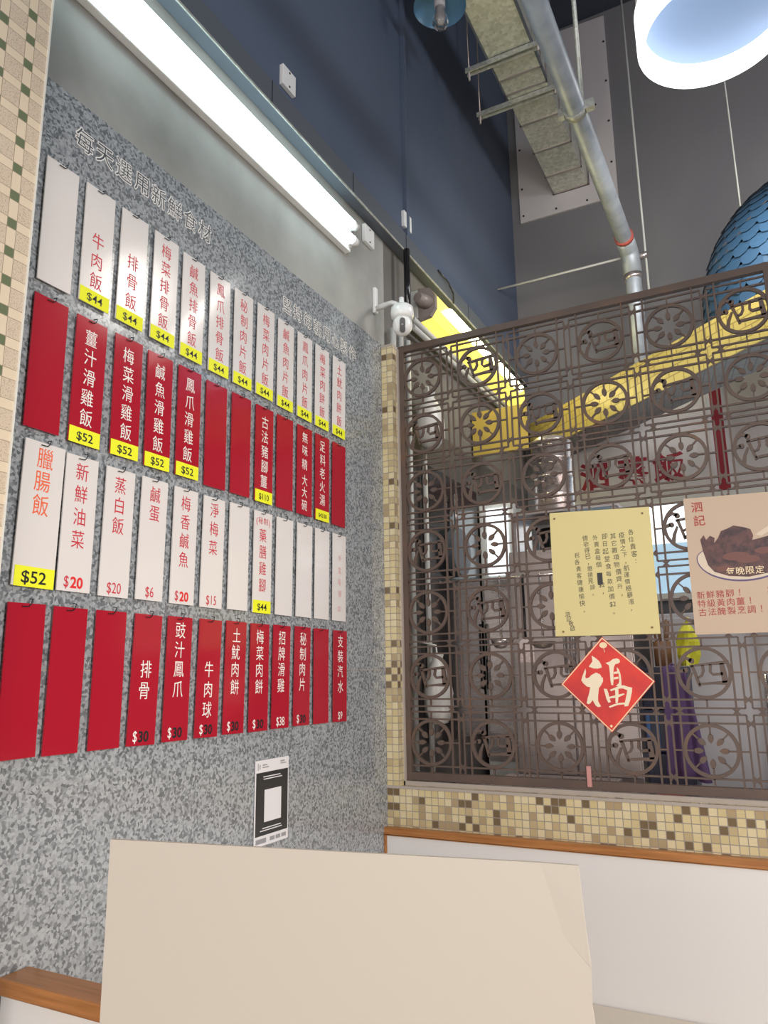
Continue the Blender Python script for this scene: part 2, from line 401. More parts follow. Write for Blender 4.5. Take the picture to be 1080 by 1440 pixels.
# dining table with the cream partition board ---------------------------
t = thing('dining_table', (.92, -1.87, 0), 'cream dining table carrying the partition board', 'table')
obj('tabletop', MB().box(.44, 1.45, -2.10, -1.62, .72, .75), 'cream', t, .004)
for sx in (.5, 1.39):
    for sy in (-2.04, -1.68): obj('leg', MB().box(sx-.02, sx+.02, sy-.02, sy+.02, 0, .72), 'steel', t)
A = Vector((.6830, -1.9160, 0)); B = Vector((1.1262, -1.8293, 0)); U = (B - A); L = U.length; U.normalize(); NB = Vector((U.y, -U.x, 0))
def BD(u, v, d): p = A + U*u + NB*d; return (p.x, p.y, v)
t = thing('partition_board', (.9, -1.87, .75), 'large cream partition board with chipped right edge, standing nearest the viewer', 'board')
pts = [(0.0, .752), (L + .012, .752), (L + .0115, 1.060), (L + .0085, 1.082), (L + .0078, 1.112), (L + .0062, 1.132), (L + .0072, 1.136), (L + .0048, 1.158),
       (L + .0058, 1.186), (L - .014, 1.208), (L - .0275, 1.248), (L - .030, 1.2635), (0.0, 1.2635)]
obj('board', MB().prism(pts, BD, -.004, .0), 'cream', t)
c = MB(); tri = [(L + .0060, 1.186, 0), (L - .014, 1.208, 0), (L - .0275, 1.248, 0), (L - .030, 1.2635, 0), (L + .001, 1.2630, .0012), (L + .0030, 1.225, .0012)]
c.add([BD(u, v, d) for u, v, d in tri] + [BD(u, v, d - .004) for u, v, d in tri], [(0, 5, 4, 3, 2, 1), (6, 7, 8, 9, 10, 11)] + [(i, (i+1) % 6, 6 + (i+1) % 6, 6 + i) for i in range(6)])
obj('bent_corner', c, 'cream', t)
obj('foot', MB().prism([(.02, .75), (.12, .75), (.12, .762), (.02, .762)], BD, -.06, .06).prism([(L-.12, .75), (L-.02, .75), (L-.02, .762), (L-.12, .762)], BD, -.06, .06), 'wood', t)

# ------------------------------------------------------------------ menu cards on the granite
ROWS = [
 [(-1.523,2.526,.2),(-1.417,2.528,.2),(-1.31,2.527,-.2),(-1.202,2.526,-.1),(-1.098,2.521,.2),(-.99,2.52,.6),(-.884,2.521,.3),(-.775,2.523,-.5),(-.669,2.52,-.3),(-.56,2.52,-.3),(-.453,2.52,-.6),(-.34,2.521,-1.2)],
 [(-1.523,2.205,.1),(-1.415,2.203,-.1),(-1.306,2.204,.8),(-1.203,2.202,.9),(-1.096,2.204,.5),(-.99,2.2,.9),(-.882,2.202,.5),(-.772,2.202,.2),(-.667,2.203,.4),(-.557,2.204,0),(-.451,2.204,-.1),(-.342,2.204,-1.0)],
 [(-1.508,1.891,-.8),(-1.414,1.886,-.2),(-1.306,1.884,-.4),(-1.199,1.885,-.5),(-1.091,1.884,-.3),(-.983,1.883,-.4),(-.877,1.885,.1),(-.769,1.884,-.1),(-.660,1.884,-.3),(-.552,1.885,-.6),(-.449,1.885,-.7),(-.341,1.885,-.5)],
 [(-1.52,1.565,.6),(-1.416,1.564,-.4),(-1.308,1.564,0),(-1.197,1.563,-1.3),(-1.093,1.564,-.5),(-.981,1.564,-1.1),(-.877,1.565,-.8),(-.773,1.564,-.1),(-.667,1.565,-.8),(-.558,1.566,-1.0),(-.453,1.565,0),(-.336,1.564,-.7)]]
F5 = (.14, .80)
TX = [
 [('', 0, 0, 0), ('牛肉飯', .45, .79, 's$44'), ('排骨飯', .44, .79, 's$44'), ('梅菜排骨飯', *F5, 's$44'), ('鹹魚排骨飯', *F5, 's$44'), ('鳳爪排骨飯', *F5, 's$44'),
  ('秘制肉片飯', *F5, 's$44'), ('梅菜肉片飯', *F5, 's$44'), ('鹹魚肉片飯', *F5, 's$44'), ('鳳爪肉片飯', *F5, 's$44'), ('梅菜肉餅飯', *F5, 's$44'), ('土魷肉餅飯', *F5, 's$44')],
 [('', 0, 0, 0), ('薑汁滑雞飯', .15, .79, 's$52'), ('梅菜滑雞飯', .15, .79, 's$52'), ('鹹魚滑雞飯', .15, .79, 's$52'), ('鳳爪滑雞飯', .15, .79, 's$52'), ('', 0, 0, 0), ('', 0, 0, 0),
  ('古法豬腳薑', .16, .78, 's$110'), ('', 0, 0, 0), ('無味精大大碗', .13, .89, 0), ('足料老火湯', .13, .76, 's$42/38'), ('', 0, 0, 0)],
 [('臘腸飯', .11, .44, 's$52'), ('新鮮油菜', .115, .62, 'b$20'), ('蒸白飯', .13, .45, 'r$20'), ('鹹蛋', .13, .29, 'r$6'), ('梅香鹹魚', .13, .62, 'b$20'), ('淨梅菜', .115, .46, 'r$15'), ('', 0, 0, 0),
  ('藥膳雞腳', .235, .73, 's$44'), ('', 0, 0, 0), ('', 0, 0, 0), ('', 0, 0, 0), ('外盒每個', .28, .69, 'f$2')],
 [('', 0, 0, 0), ('', 0, 0, 0), ('', 0, 0, 0), ('排骨', .425, .59, 'k$30'), ('豉汁鳳爪', .11, .59, 'k$30'), ('牛肉球', .43, .77, 'k$30'), ('土魷肉餅', .125, .59, 'k$30'), ('梅菜肉餅', .125, .59, 'k$30'),
  ('招牌滑雞', .125, .59, 'w$38'), ('秘制肉片', .125, .59, 'k$30'), ('', 0, 0, 0), ('支裝汽水', .12, .62, 'w$9')]]
BL = {(0, 0): 'blank white menu card at the near end of the top row', (1, 0): 'blank red menu card at the near end of the second row',
      (1, 5): 'blank red menu card right of chicken feet chicken rice card, 鳳爪滑雞飯', (1, 6): 'blank red menu card left of pork knuckle ginger card, 古法豬腳薑',
      (1, 8): 'blank red menu card between pork knuckle card 古法豬腳薑 and big bowl card 無味精大大碗', (1, 11): 'blank red menu card at the far end of the second row',
      (2, 6): 'blank white menu card between plain greens card 淨梅菜 and herbal feet card 藥膳雞腳', (2, 8): 'blank white menu card just right of the herbal chicken feet card 藥膳雞腳',
      (2, 9): 'blank white menu card, middle of three blank ones in third row', (2, 10): 'blank white menu card just left of the faintly lettered last card',
      (3, 0): 'blank red menu card at the near end of the bottom row', (3, 1): 'blank red menu card second from the near end, bottom row',
      (3, 2): 'blank red menu card left of spare ribs card 排骨, bottom row', (3, 10): 'blank red menu card between pork slices card 秘制肉片 and soft drink card 支裝汽水'}
EN = {'牛肉飯': 'beef rice', '排骨飯': 'spare rib rice', '梅菜排骨飯': 'mustard green spare rib rice', '鹹魚排骨飯': 'salted fish spare rib rice', '鳳爪排骨飯': 'chicken feet spare rib rice',
      '秘制肉片飯': 'secret sauce pork slice rice', '梅菜肉片飯': 'mustard green pork slice rice', '鹹魚肉片飯': 'salted fish pork slice rice', '鳳爪肉片飯': 'chicken feet pork slice rice',
      '梅菜肉餅飯': 'mustard green pork patty rice', '土魷肉餅飯': 'dried squid pork patty rice', '薑汁滑雞飯': 'ginger chicken rice', '梅菜滑雞飯': 'mustard green chicken rice', '鹹魚滑雞飯': 'salted fish chicken rice',
      '鳳爪滑雞飯': 'chicken feet chicken rice', '古法豬腳薑': 'pork knuckle ginger', '無味精大大碗': 'no seasoning big bowl', '足料老火湯': 'slow boiled soup', '臘腸飯': 'orange sausage rice', '新鮮油菜': 'fresh greens',
      '蒸白飯': 'steamed white rice', '鹹蛋': 'salted egg', '梅香鹹魚': 'fragrant salted fish', '淨梅菜': 'plain mustard greens', '藥膳雞腳': 'herbal chicken feet', '外盒每個': 'faint takeaway box charge', '排骨': 'spare ribs',
      '豉汁鳳爪': 'black bean chicken feet', '牛肉球': 'beef balls', '土魷肉餅': 'dried squid pork patty', '梅菜肉餅': 'mustard green pork patty', '招牌滑雞': 'signature chicken', '秘制肉片': 'secret sauce pork slices', '支裝汽水': 'bottled soft drink'}
RN = ['top', 'second', 'third', 'bottom']
CW, CH, CT = .0838, .2895, .003
def card_mesh(cw, ch, name, ma):
    me = MB().box(0, CT, -cw/2, cw/2, -ch, 0).mesh(name); me.materials.append(M[ma]); return me
CM = {k: card_mesh(CW, CH, 'card', k) for k in ('card_white', 'card_red')}
CMB = card_mesh(.0955, .294, 'card', 'card_white')
hk = MB(); hk.tube([(-.0058, .011, .010), (.0045, .010, .008), (.0055, .007, -.001), (.0058, .002, -.006), (.0060, -.013, -.0065)], .0011, 6)
HM = hk.mesh('hook'); HM.materials.append(M['wire'])
SM = MB().box(0, .0006, -CW/2 + .001, CW/2 - .001, 0, .0355).mesh('price_sticker'); SM.materials.append(M['sticker'])
SMB = MB().box(0, .0006, -.0435, .0470, 0, .040).mesh('price_sticker'); SMB.materials.append(M['sticker'])
def child(name, me, parent, loc=(0, 0, 0)):
    o = bpy.data.objects.new(name, me); COL.objects.link(o); o.parent = parent; o.location = loc; return o
def letter_mesh(name, items, ma):
    b = MB()
    for ch, u, v, size, off, sx in items: put(b, ch, u, v, size, LW, 0, off, 0, sx)
    me = b.mesh(name); me.materials.append(M[ma]); return me
for r in range(4):
    for c in range(12):
        y, z, tilt = ROWS[r][c]; text, v0, v1, price = TX[r][c]; red = r in (1, 3)
        col = 'red' if red else 'white'
        big = (r, c) == (2, 0); ch_ = .294 if big else CH
        if text:
            pl = '' if not price else (', %s on yellow sticker' % price[1:] if price[0] == 's' else ', priced %s' % price[1:])
            lab = '%s menu card %s %s%s, %s row' % (col, text, EN[text], pl, RN[r])
        else: lab = BL[(r, c)]
        t = thing('menu_card', (.006, y, z), lab, 'menu card', 'menu cards in the %s row' % RN[r])
        t.rotation_euler = (math.radians(tilt), 0, 0)
        child('card', CMB if big else CM['card_red' if red else 'card_white'], t)
        child('hook', HM, t)
        X = CT + .0004; items = []
        if text:
            ink = 'ink_white' if red else ('ink_orange' if big else ('ink_faint' if (r, c) == (2, 11) else 'ink_red'))
            n = len(text); size = (.042 if n < 5 else .041) if not big else .046
            if n == 6: size = .038
            if r == 2 and not big: size = .041
            if ink == 'ink_faint': size = .026
            for i, chh in enumerate(text):
                v = -(v0 + (v1 - v0) * i / max(1, n - 1)) * ch_
                if n == 6: v = -(.12, .27, .43, .61, .745, .89)[i] * ch_
                off = .0
                items.append((chh, random.uniform(-.0015, .0015), v, size, off, .86))
            if text == '藥膳雞腳':
                items += [('(', -.030, -.095*ch_, .026, 0, 1), ('秘', -.013, -.09*ch_, .022, 0, 1), ('制', .011, -.09*ch_, .022, 0, 1), (')', .028, -.095*ch_, .026, 0, 1)]
            child('lettering', letter_mesh('lettering', items, ink), t, (X, 0, 0))
        if price:
            k, p = price[0], price[1:]
            if k == 's':
                hh = .040 if big else .0355
                s = child('price_sticker', SMB if big else SM, t, (X, 0, -ch_ - .0008))
                sz = .034 if big else (.0265 if len(p) == 3 else (.025 if len(p) == 4 else .0185))
                child('price_lettering', letter_mesh('price_lettering', [(p, 0, hh*.5, sz, (.010 if r else .004), 1.12 if len(p) == 3 else .95)], 'ink_black'), s, (.0010, 0, 0))
            elif k in 'bk':
                child('currency_sign', letter_mesh('currency_sign', [('$', -.0195, -.928*ch_, .033, .004, .8)], 'ink_red' if k == 'b' else 'ink_white'), t, (X, 0, 0))
                child('price_figures', letter_mesh('price_figures', [(p[1:], .0065, -.932*ch_, .032, .030, 1.0)], 'ink_red_bold' if k == 'b' else 'ink_black'), t, (X, 0, 0))
            else:
                ink = {'r': 'ink_red', 'w': 'ink_white', 'f': 'ink_faint'}[k]
                child('price_lettering', letter_mesh('price_lettering', [(p, 0, (-.86 if k == 'f' else -.93)*ch_, .024 if k == 'f' else .034, 0.004 if k == 'w' else 0, .8)], ink), t, (X, 0, 0))

# engraved headings, white outline round a dark face
def heading(text, y0, y1, z, size, label):
    t = thing('wall_heading', (.001, (y0 + y1)/2, z - size/2), label, 'heading')
    a, b = MB(), MB()
    for i, ch in enumerate(text):
        y = y0 + (y1 - y0) * i / (len(text) - 1)
        for q in range(10): put(a, ch, y + .0027*math.cos(q*math.pi/5), z + .0027*math.sin(q*math.pi/5), size, LW, .0009 + .00003*q, 0, 0, .92)
        put(b, ch, y, z, size, LW, .0015, -.004, 0, .92)
    obj('letter_outline', a, 'ink_white', t, recalc=False); obj('letter_face', b, 'stone_dark', t, recalc=False)
heading('每天選用新鮮食材', -1.468, -1.055, 2.630, .058, 'nearer white outlined heading 每天選用新鮮食材 on granite, above first menu cards')
heading('堅持每朝用心製作', -.655, -.235, 2.588, .056, 'farther white outlined heading 堅持每朝用心製作 on granite, near the corner')

# black and white payment notice (its code square stays blank)
t = thing('payment_notice', (.004, -.697, .975), 'black and white printed notice taped low on the granite wall', 'notice')
P0, P1, Z0, Z1 = -.775, -.619, .976, 1.196
obj('sheet', MB().box(.002, .004, P0, P1, Z0, Z1), 'paper_white', t)
obj('dark_panel', MB().box(.004, .0044, P0 + .004, P1 - .004, Z0 + .026, Z1 - .032), 'paper_black', t)
obj('blank_square', MB().box(.0044, .0048, -.733, -.655, 1.035, 1.118), 'paper_white', t)
for (ya, yb, zc, h) in ((-.765, -.762, 1.180, .018), (-.757, -.753, 1.179, .012), (-.744, -.722, 1.183, .003), (-.744, -.715, 1.177, .003), (-.660, -.640, 1.186, .004), (-.660, -.632, 1.180, .0025)): obj('header_mark', MB().box(.004, .0045, ya, yb, zc - h/2, zc + h/2), 'grey_ink', t)
for k in range(3): obj('footer_mark', MB().box(.004, .0045, -.705 + .027*k, -.683 + .027*k, .984, .994), 'grey_ink', t)
obj('footer_mark', MB().box(.004, .0045, -.768, -.722, .983, .995), 'grey_ink', t)
b = MB()
for (ya, yb, zc) in ((-.740, -.660, 1.152), (-.738, -.652, 1.146), (-.74, -.655, 1.020), (-.75, -.65, 1.014)): b.box(.0044, .0049, ya, yb, zc - .0012, zc + .0012)
obj('caption_lines', b, 'paper_white', t)

# ------------------------------------------------------------------ the iron screen
PIT, CX0, CZ0 = .2303, .1535, 2.564
X0, X1, Z0, Z1 = .075, 1.376, 1.080, 2.686
Y_F, Y_B = -.050, -.060           # depth coordinates for RW (screen lies behind the wall face)
t = thing('iron_screen', (.73, .056, 1.05), 'brown iron lattice screen with 泗 medallions above the mosaic wall', 'screen')
fr = MB()
fr.box(.0515, X0, .046, .070, 1.052, 2.712); fr.box(X1, 1.405, .046, .070, 1.052, 2.712)
fr.box(X0, X1, .046, .070, 1.052, Z0); fr.box(X0, X1, .046, .070, Z1, 2.712)
obj('frame', fr, 'lattice', t, .0015)
g = MB(); bw = .0058
def clipbar(p, q, wd=bw, d0=-.061, d1=-.052):
    (a, b_), (c_, e) = p, q
    a, c_ = max(X0, min(X1, a)), max(X0, min(X1, c_)); b_, e = max(Z0, min(Z1, b_)), max(Z0, min(Z1, e))
    if abs(a - c_) + abs(b_ - e) > .004: g.bar((a, b_), (c_, e), wd, RW, d0, d1)
HA, HB = .348 * PIT, .458 * PIT
for c in range(6):
    for s in (-1, 1):
        x = CX0 + PIT*c + s*HA
        if X0 < x < X1: clipbar((x, Z0), (x, Z1), d0=-.0605, d1=-.0515)
for r in range(7):
    for s in (-1, 1):
        z = CZ0 - PIT*r + s*HA
        if Z0 < z < Z1: clipbar((X0, z), (X1, z))
for c in range(6):
    for r in range(7):
        x, z = CX0 + PIT*c, CZ0 - PIT*r
        for s in (-1, 1):
            if X0 + .004 < x + s*HB < X1 - .004: clipbar((x + s*HB, z - HB), (x + s*HB, z + HB), bw*.9, -.0602, -.0524)
            if Z0 + .004 < z + s*HB < Z1 - .004: clipbar((x - HB, z + s*HB), (x + HB, z + s*HB), bw*.9, -.0602, -.0524)
            clipbar((x + s*HA, z), (x + s*HB, z), bw*.8); clipbar((x, z + s*HA), (x, z + s*HB), bw*.8)
            clipbar((x + s*(HA - .004), z), (x + s*HA, z), bw*2)
        # knots where the long bars cross the channels
        k = (PIT/2 - HB)
        for s in (-1, 1):
            if c < 5:
                xx, zz = x + PIT/2, z + s*HA
                for q in (-1, 1):
                    clipbar((xx - k, zz - q*.011), (xx - .0005, zz - q*.001), bw*.8, -.0598, -.0527); clipbar((xx + .0005, zz - q*.001), (xx + k, zz - q*.011), bw*.8, -.0598, -.0527)
            if r < 6:
                xx, zz = x + s*HA, z - PIT/2
                for q in (-1, 1):
                    clipbar((xx - q*.011, zz - k), (xx - q*.001, zz), bw*.8, -.0598, -.0527); clipbar((xx - q*.001, zz), (xx - q*.011, zz + k), bw*.8, -.0598, -.0527)
obj('lattice_bars', g, 'lattice', t, recalc=False)
RO, RI, NS = .0795, .0690, 40
def circ(x, z, R): return [(x + R*math.cos(2*math.pi*i/NS), z + R*math.sin(2*math.pi*i/NS)) for i in range(NS)]
def polyline(b, pts, wd, d0=-.0600, d1=-.0500):
    """a drawn stroke of varying width, as one strip"""
    n = len(pts); ws = wd if isinstance(wd, (list, tuple)) else [wd]*n
    lt, rt = [], []
    for i, (u, v) in enumerate(pts):
        a = pts[max(0, i-1)]; c = pts[min(n-1, i+1)]; dx, dy = c[0]-a[0], c[1]-a[1]; l = math.hypot(dx, dy)
        lt.append((u - dy/l*ws[i]/2, v + dx/l*ws[i]/2)); rt.append((u + dy/l*ws[i]/2, v - dx/l*ws[i]/2))
    for i in range(n-1): b.prism([rt[i], rt[i+1], lt[i+1], lt[i]], RW, d0, d1)
def flower(b):
    b.ring(circ(0, 0, RO), circ(0, 0, RI), RW, -.0610, -.0495)
    for k in range(8):
        a = math.pi*k/4; ca, sa = math.cos(a), math.sin(a)
        def rot(r, w_): return (r*ca - w_*sa, r*sa + w_*ca)
        R = RI + .003
        polyline(b, [rot(R, 0), rot(.048, 0)], .0048)
        b.prism([rot(.050, .002), rot(.045, .0068), rot(.036, .0086), rot(.028, .0060), rot(.0215, 0), rot(.028, -.0060), rot(.036, -.0086), rot(.045, -.0068), rot(.050, -.002)], RW, -.0600, -.0500)
def medal(b):
    b.ring(circ(0, 0, RO), circ(0, 0, RI), RW, -.0610, -.0495)
    S = .0745
    def q(*ps): return [(u*S, v*S) for u, v in ps]
    polyline(b, q((-.90, .42), (-.66, .62), (-.44, .50)), [.006, .0105, .013])
    b.prism([(-.44*S + .0085*math.cos(i*math.pi/5), .49*S + .0085*math.sin(i*math.pi/5)) for i in range(10)], RW, -.06, -.05)
    polyline(b, q((-.97, .05), (-.74, .12)), [.007, .012])
    b.prism([(-.70*S + .008*math.cos(i*math.pi/5), .11*S + .008*math.sin(i*math.pi/5)) for i in range(10)], RW, -.06, -.05)
    polyline(b, q((-.70, -.70), (-.62, -.32), (-.47, .02)), [.013, .0095, .006])
    polyline(b, q((-.52, .28), (0, .34), (.98, .42)), [.007, .0075, .012])
    polyline(b, q((-.44, .30), (-.32, -.10), (-.20, -.56)), [.0095, .009, .008])
    polyline(b, q((-.23, -.46), (.30, -.42), (.92, -.40)), [.0075, .008, .014])
    polyline(b, q((-.03, .32), (-.02, .06), (-.10, -.12), (-.26, -.20)), [.008, .008, .0075, .006])
    polyline(b, q((.28, .34), (.24, .04), (.34, -.08), (.72, -.04)), [.008, .0075, .008, .009])
    polyline(b, q((.70, .38), (.74, .0), (.78, -.40)), [.012, .016, .017])
meshes = {}
for nm, fn_ in (('flower_medallion', flower), ('character_medallion', medal)):
    b = MB(); fn_(b); me = b.mesh(nm); me.materials.append(M['lattice']); meshes[nm] = me
for r in range(7):
    for c in range(6):
        nm = 'flower_medallion' if (r + c) % 2 == 0 else 'character_medallion'
        o = bpy.data.objects.new(nm, meshes[nm]); COL.objects.link(o); o.parent = t
        o.location = Vector((CX0 + PIT*c, 0, CZ0 - PIT*r)) - ORG[t.name]
obj('tape_tab', MB().box(.698, .712, .042, .046, 1.062, 1.125), 'pink_tab', t)

# papers fixed to the screen -------------------------------------------
def quad_map(c, d):
    TL, TR, BR, BL_ = [Vector((*p, 0)) for p in c]
    def f(u, v, e):
        p = TL*(1-u)*(1-v) + TR*u*(1-v) + BR*u*v + BL_*(1-u)*v
        return (p.x, -(d + e), p.y)
    return f
def RWo(u, v, d): return (u, -d, v)
t = thing('yellow_notice', (.80, .043, 1.53), 'pale yellow handwritten notice pinned to the iron screen', 'notice')
def NX(s, e=0.0):  # paper coordinates: s in (0..1, 0..1) from top left
    TL, TR, BR, BL_ = (.629, 1.962), (.960, 1.947), (.960, 1.535), (.625, 1.538)
    u, v = s
    x = TL[0]*(1-u)*(1-v) + TR[0]*u*(1-v) + BR[0]*u*v + BL_[0]*(1-u)*v
    z = TL[1]*(1-u)*(1-v) + TR[1]*u*(1-v) + BR[1]*u*v + BL_[1]*(1-u)*v
    return x, z
pts = [NX(s) for s in ((0, 1), (1, 1), (1, 0), (0, 0))]
obj('paper', MB().prism(pts, RWo, -.045, -.0435), 'note', t)
b = MB()
cols = [('各位貴客：', .800, .195, .43), ('疫情之下，航運價格暴漲，', .715, .215, .80), ('其它雜項物價齊升，', .630, .22, .68), ('即日起堂食每款加價$2。', .545, .22, .82),
        ('外賣盒每個　　$2，', .455, .225, .66), ('情非得已，懇請見諒。', .355, .225, .67), ('祝各貴客健康愉快。', .255, .36, .80), ('泗記敬啟', .135, .83, .985)]
for txt, u, v0, v1 in cols:
    b = MB()
    txt = txt.replace('$2', '⑵') ; n = len(txt)
    for i, ch in enumerate(txt):
        if ch == '　': continue
        uu = u + .045*(i/n) + random.uniform(-.006, .006); vv = v0 + (v1 - v0)*i/(n-1) if u > .15 else v0 + .11*i/3
        x, z = NX((uu, vv)); s_ = .0205 if u > .15 else .019
        put(b, '$2' if ch == '⑵' else ch, x, z, s_*random.uniform(.9, 1.05), RWo, -.0431, 0.0, 0, .95, random.uniform(-.05, .12))
    obj('handwriting_column', b, 'ink_black', t, recalc=False)
x, z = NX((.475, .555)); obj('blacked_out_word', MB().box(x - .0085, x + .0085, .0428, .0434, z - .021, z + .019), 'ink_black', t)
b = MB()
for s_ in ((.05, .05), (.93, .05), (.93, .95), (.08, .965)):
    x, z = NX(s_); b.tube([(x, .0435, z), (x, .0405, z)], .0035, 8)
obj('push_pin', b, 'bamboo', t)

t = thing('red_blessing_paper', (.7824, .043, 1.23), 'red diamond paper with 福 hung below the yellow notice', 'decoration')
FC = (.7824, 1.3828)
cor = [(.7774, 1.5315), (.6333, 1.3812), (.7874, 1.2301), (.9315, 1.3883)]
obj('paper', MB().prism(cor, RWo, -.0425, -.0415), 'fu_red', t)
def shrink(k): return [(FC[0] + (x - FC[0])*k, FC[1] + (z - FC[1])*k) for x, z in cor]
obj('gold_border', MB().ring(shrink(.985), shrink(.955), RWo, -.0416, -.0411), 'gold', t)
FU = [[(-.0422,.0892),(-.03,.081),(-.0196,.0713),(-.0141,.0602),(-.0122,.0507),(-.0245,.0471),(-.0387,.048),(-.0543,.0539),(-.0473,.0624),(-.0413,.0702)],
 [(-.0653,.0478),(-.0642,.0357),(-.0677,.0231),(-.0665,.0168),(-.0568,.0183),(-.0466,.0276),(-.0317,.0347),(-.0195,.0288),(-.014,.0178),(-.0114,.0194),(-.0117,.0069),(-.0189,-.0055),(-.0265,-.0148),(-.0308,-.0397),(-.0319,-.0552),(-.0238,-.0722),(-.0333,-.0744),(-.0408,-.0692),(-.0491,-.0522),(-.0571,-.0621),(-.0627,-.0653),(-.0688,-.0622),(-.0645,-.046),(-.0586,-.0304),(-.0541,-.0116),(-.0636,-.01),(-.0756,.0011),(-.0814,.0106),(-.0755,.0264),(-.0698,.039)],
 [(.0005,.0646),(.0149,.0691),(.0249,.0767),(.0375,.0786),(.0449,.0747),(.0465,.0669),(.0393,.0617),(.0314,.0609),(.0261,.0516),(.0232,.0345),(.0219,.0097),(.0192,-.0058),(.014,-.0051),(.012,.0098),(.0121,.0316),(.0112,.0535),(.0094,.0582)],
 [(.0348,.0515),(.041,.0436),(.0453,.028),(.046,.0095),(.0456,-.0075),(.0354,-.0089),(.0278,-.0074),(.0376,.0003),(.0401,.0126),(.0392,.0281),(.0352,.0406)],
 [(.0249,.0361),(.0374,.0375),(.0369,.0306),(.0244,.0292)],[(.0236,.019),(.0377,.021),(.0371,.0142),(.0231,.0122)],
 [(-.0112,-.0165),(-.001,-.0174),(.0027,-.0304),(.0047,-.0459),(.0084,-.0582),(.0005,-.0607),(-.0049,-.049),(-.0078,-.0335)],
 [(.0082,-.0196),(.0242,-.0135),(.0401,-.0074),(.0525,-.006),(.0643,-.0106),(.0778,-.0138),(.0758,-.0275),(.0687,-.0519),(.0611,-.0701),(.0488,-.0717),(.0532,-.0549),(.0595,-.0336),(.062,-.0213),(.0487,-.0158),(.0363,-.0167),(.0205,-.0212),(.011,-.0243)],
 [(.0247,-.0151),(.0349,-.0151),(.0339,-.0397),(.0298,-.0611),(.023,-.0618),(.0237,-.0397)],
 [(.0018,-.0428),(.0192,-.0382),(.0505,-.0311),(.0533,-.0342),(.0343,-.0428),(.0061,-.0474)],
 [(.0006,-.072),(.0172,-.0649),(.036,-.0605),(.0529,-.0595),(.0515,-.0647),(.0293,-.0673),(.004,-.076)]]
b = MB()
for i, p in enumerate(FU): b.prism([(FC[0] + x, FC[1] + z) for x, z in p][::-1], RWo, -.0416, -.0408 + .00004*i)
obj('blessing_character', b, 'ivory', t, recalc=False)
b = MB(); x, z = .7795, 1.5045
b.prism([(x + .0125*math.cos(i*math.pi/8), z + .0095*math.sin(i*math.pi/8)) for i in range(16)], RWo, -.0416, -.0410)
b.bar((x, z), (x + .003, z - .023), .0015, RWo, -.0416, -.0409)
b.prism([(.7865 + .005*math.cos(i*math.pi/2), 1.250 + .005*math.sin(i*math.pi/2)) for i in range(4)], RWo, -.0416, -.0410)
obj('lantern_motif', b, 'gold', t, recalc=False)

t = thing('dish_poster', (1.2, .043, 1.53), 'buff food poster showing braised dish, right of yellow notice', 'poster')
pts = [(1.062, 1.528), (1.372, 1.5285), (1.372, 1.952), (1.066, 1.9605)]
obj('paper', MB().prism(pts, RWo, -.045, -.0435), 'poster', t)
def PZ(px, py): # poster print layout, offsets in metres from its upper left corner
    return 1.0655 + px, 1.9590 - py
x, z = PZ(.156, .196); N2 = 40
def ell(rx, rz, up): return [(x + rx*math.cos(2*math.pi*i/N2), z + (rz if math.sin(2*math.pi*i/N2) < 0 else rz*up)*math.sin(2*math.pi*i/N2)) for i in range(N2)]
obj('printed_bowl_rim', MB().prism(ell(.134, .079, .60), RWo, -.0436, -.0430), 'bowl_rim', t)
obj('printed_bowl', MB().prism(ell(.131, .0735, .62), RWo, -.0436, -.0427), 'bowl_print', t)
blob = [(-.112, .020), (-.117, .060), (-.106, .074), (-.100, .058), (-.088, .070), (-.075, .062), (-.078, .046), (-.066, .060), (-.055, .082), (-.036, .088), (-.018, .096), (.010, .088), (.028, .080), (.034, .060), (.030, .046), (.052, .050), (.080, .056), (.106, .046), (.121, .024), (.122, .0), (.108, -.014), (.112, -.034), (.096, -.046), (.060, -.058), (.010, -.066), (-.046, -.060), (-.086, -.044), (-.102, -.022)]
obj('printed_meat', MB().prism([(x + a, z + c_) for a, c_ in blob[::-1]], RWo, -.0436, -.0424), 'meat', t)
b = MB()
b.prism([(x + .040, z + .062), (x + .056, z + .056), (x + .118, z + .094), (x + .120, z + .103), (x + .110, z + .106)], RWo, -.0436, -.04255)
obj('printed_spoon', b, 'bowl_print', t)
b = MB()
for a, c_, r_ in ((-.02, .0, .030), (.012, -.012, .026), (-.055, -.036, .020), (.06, .012, .022)):
    b.prism([(x + a + r_*1.3*math.cos(i*math.pi/6), z + c_ + r_*.45*math.sin(i*math.pi/6)) for i in range(12)], RWo, -.0425, -.0421 + a*.001)
obj('printed_glaze', b, 'glaze', t)
b = MB()
for i, ch in enumerate('泗記'):
    px, pz = PZ(.038 + .004*i, .030 + .044*i); put(b, ch, px, pz, .036, RWo, -.0429, .012)
obj('logo_lettering', b, 'ink_maroon', t, recalc=False)
for row, (txt, y0) in enumerate((('新鮮豬腳！', .310), ('特級黃肉薑！', .3365), ('古法醃製烹調！', .363))):
    b = MB()
    for i, ch in enumerate(txt):
        px, pz = PZ(.024 + .0275*i, y0 - .0005*i); put(b, ch, px, pz, .0255, RWo, -.0429, .004)
    obj('slogan_line', b, 'ink_maroon', t, recalc=False)
b = MB()
for i, ch in enumerate('火補酸滋'):
    px, pz = PZ(.222, .300 + .029*i); put(b, ch, px, pz, .0255, RWo, -.0429, .004)
obj('edge_lettering', b, 'ink_maroon', t, recalc=False)
b = MB()
for i, ch in enumerate('每晚限定'): put(b, ch, x - .040 + .027*i, z - .046, .026, RWo, -.0420, .004)
obj('caption_lettering', b, 'gold', t, recalc=False)

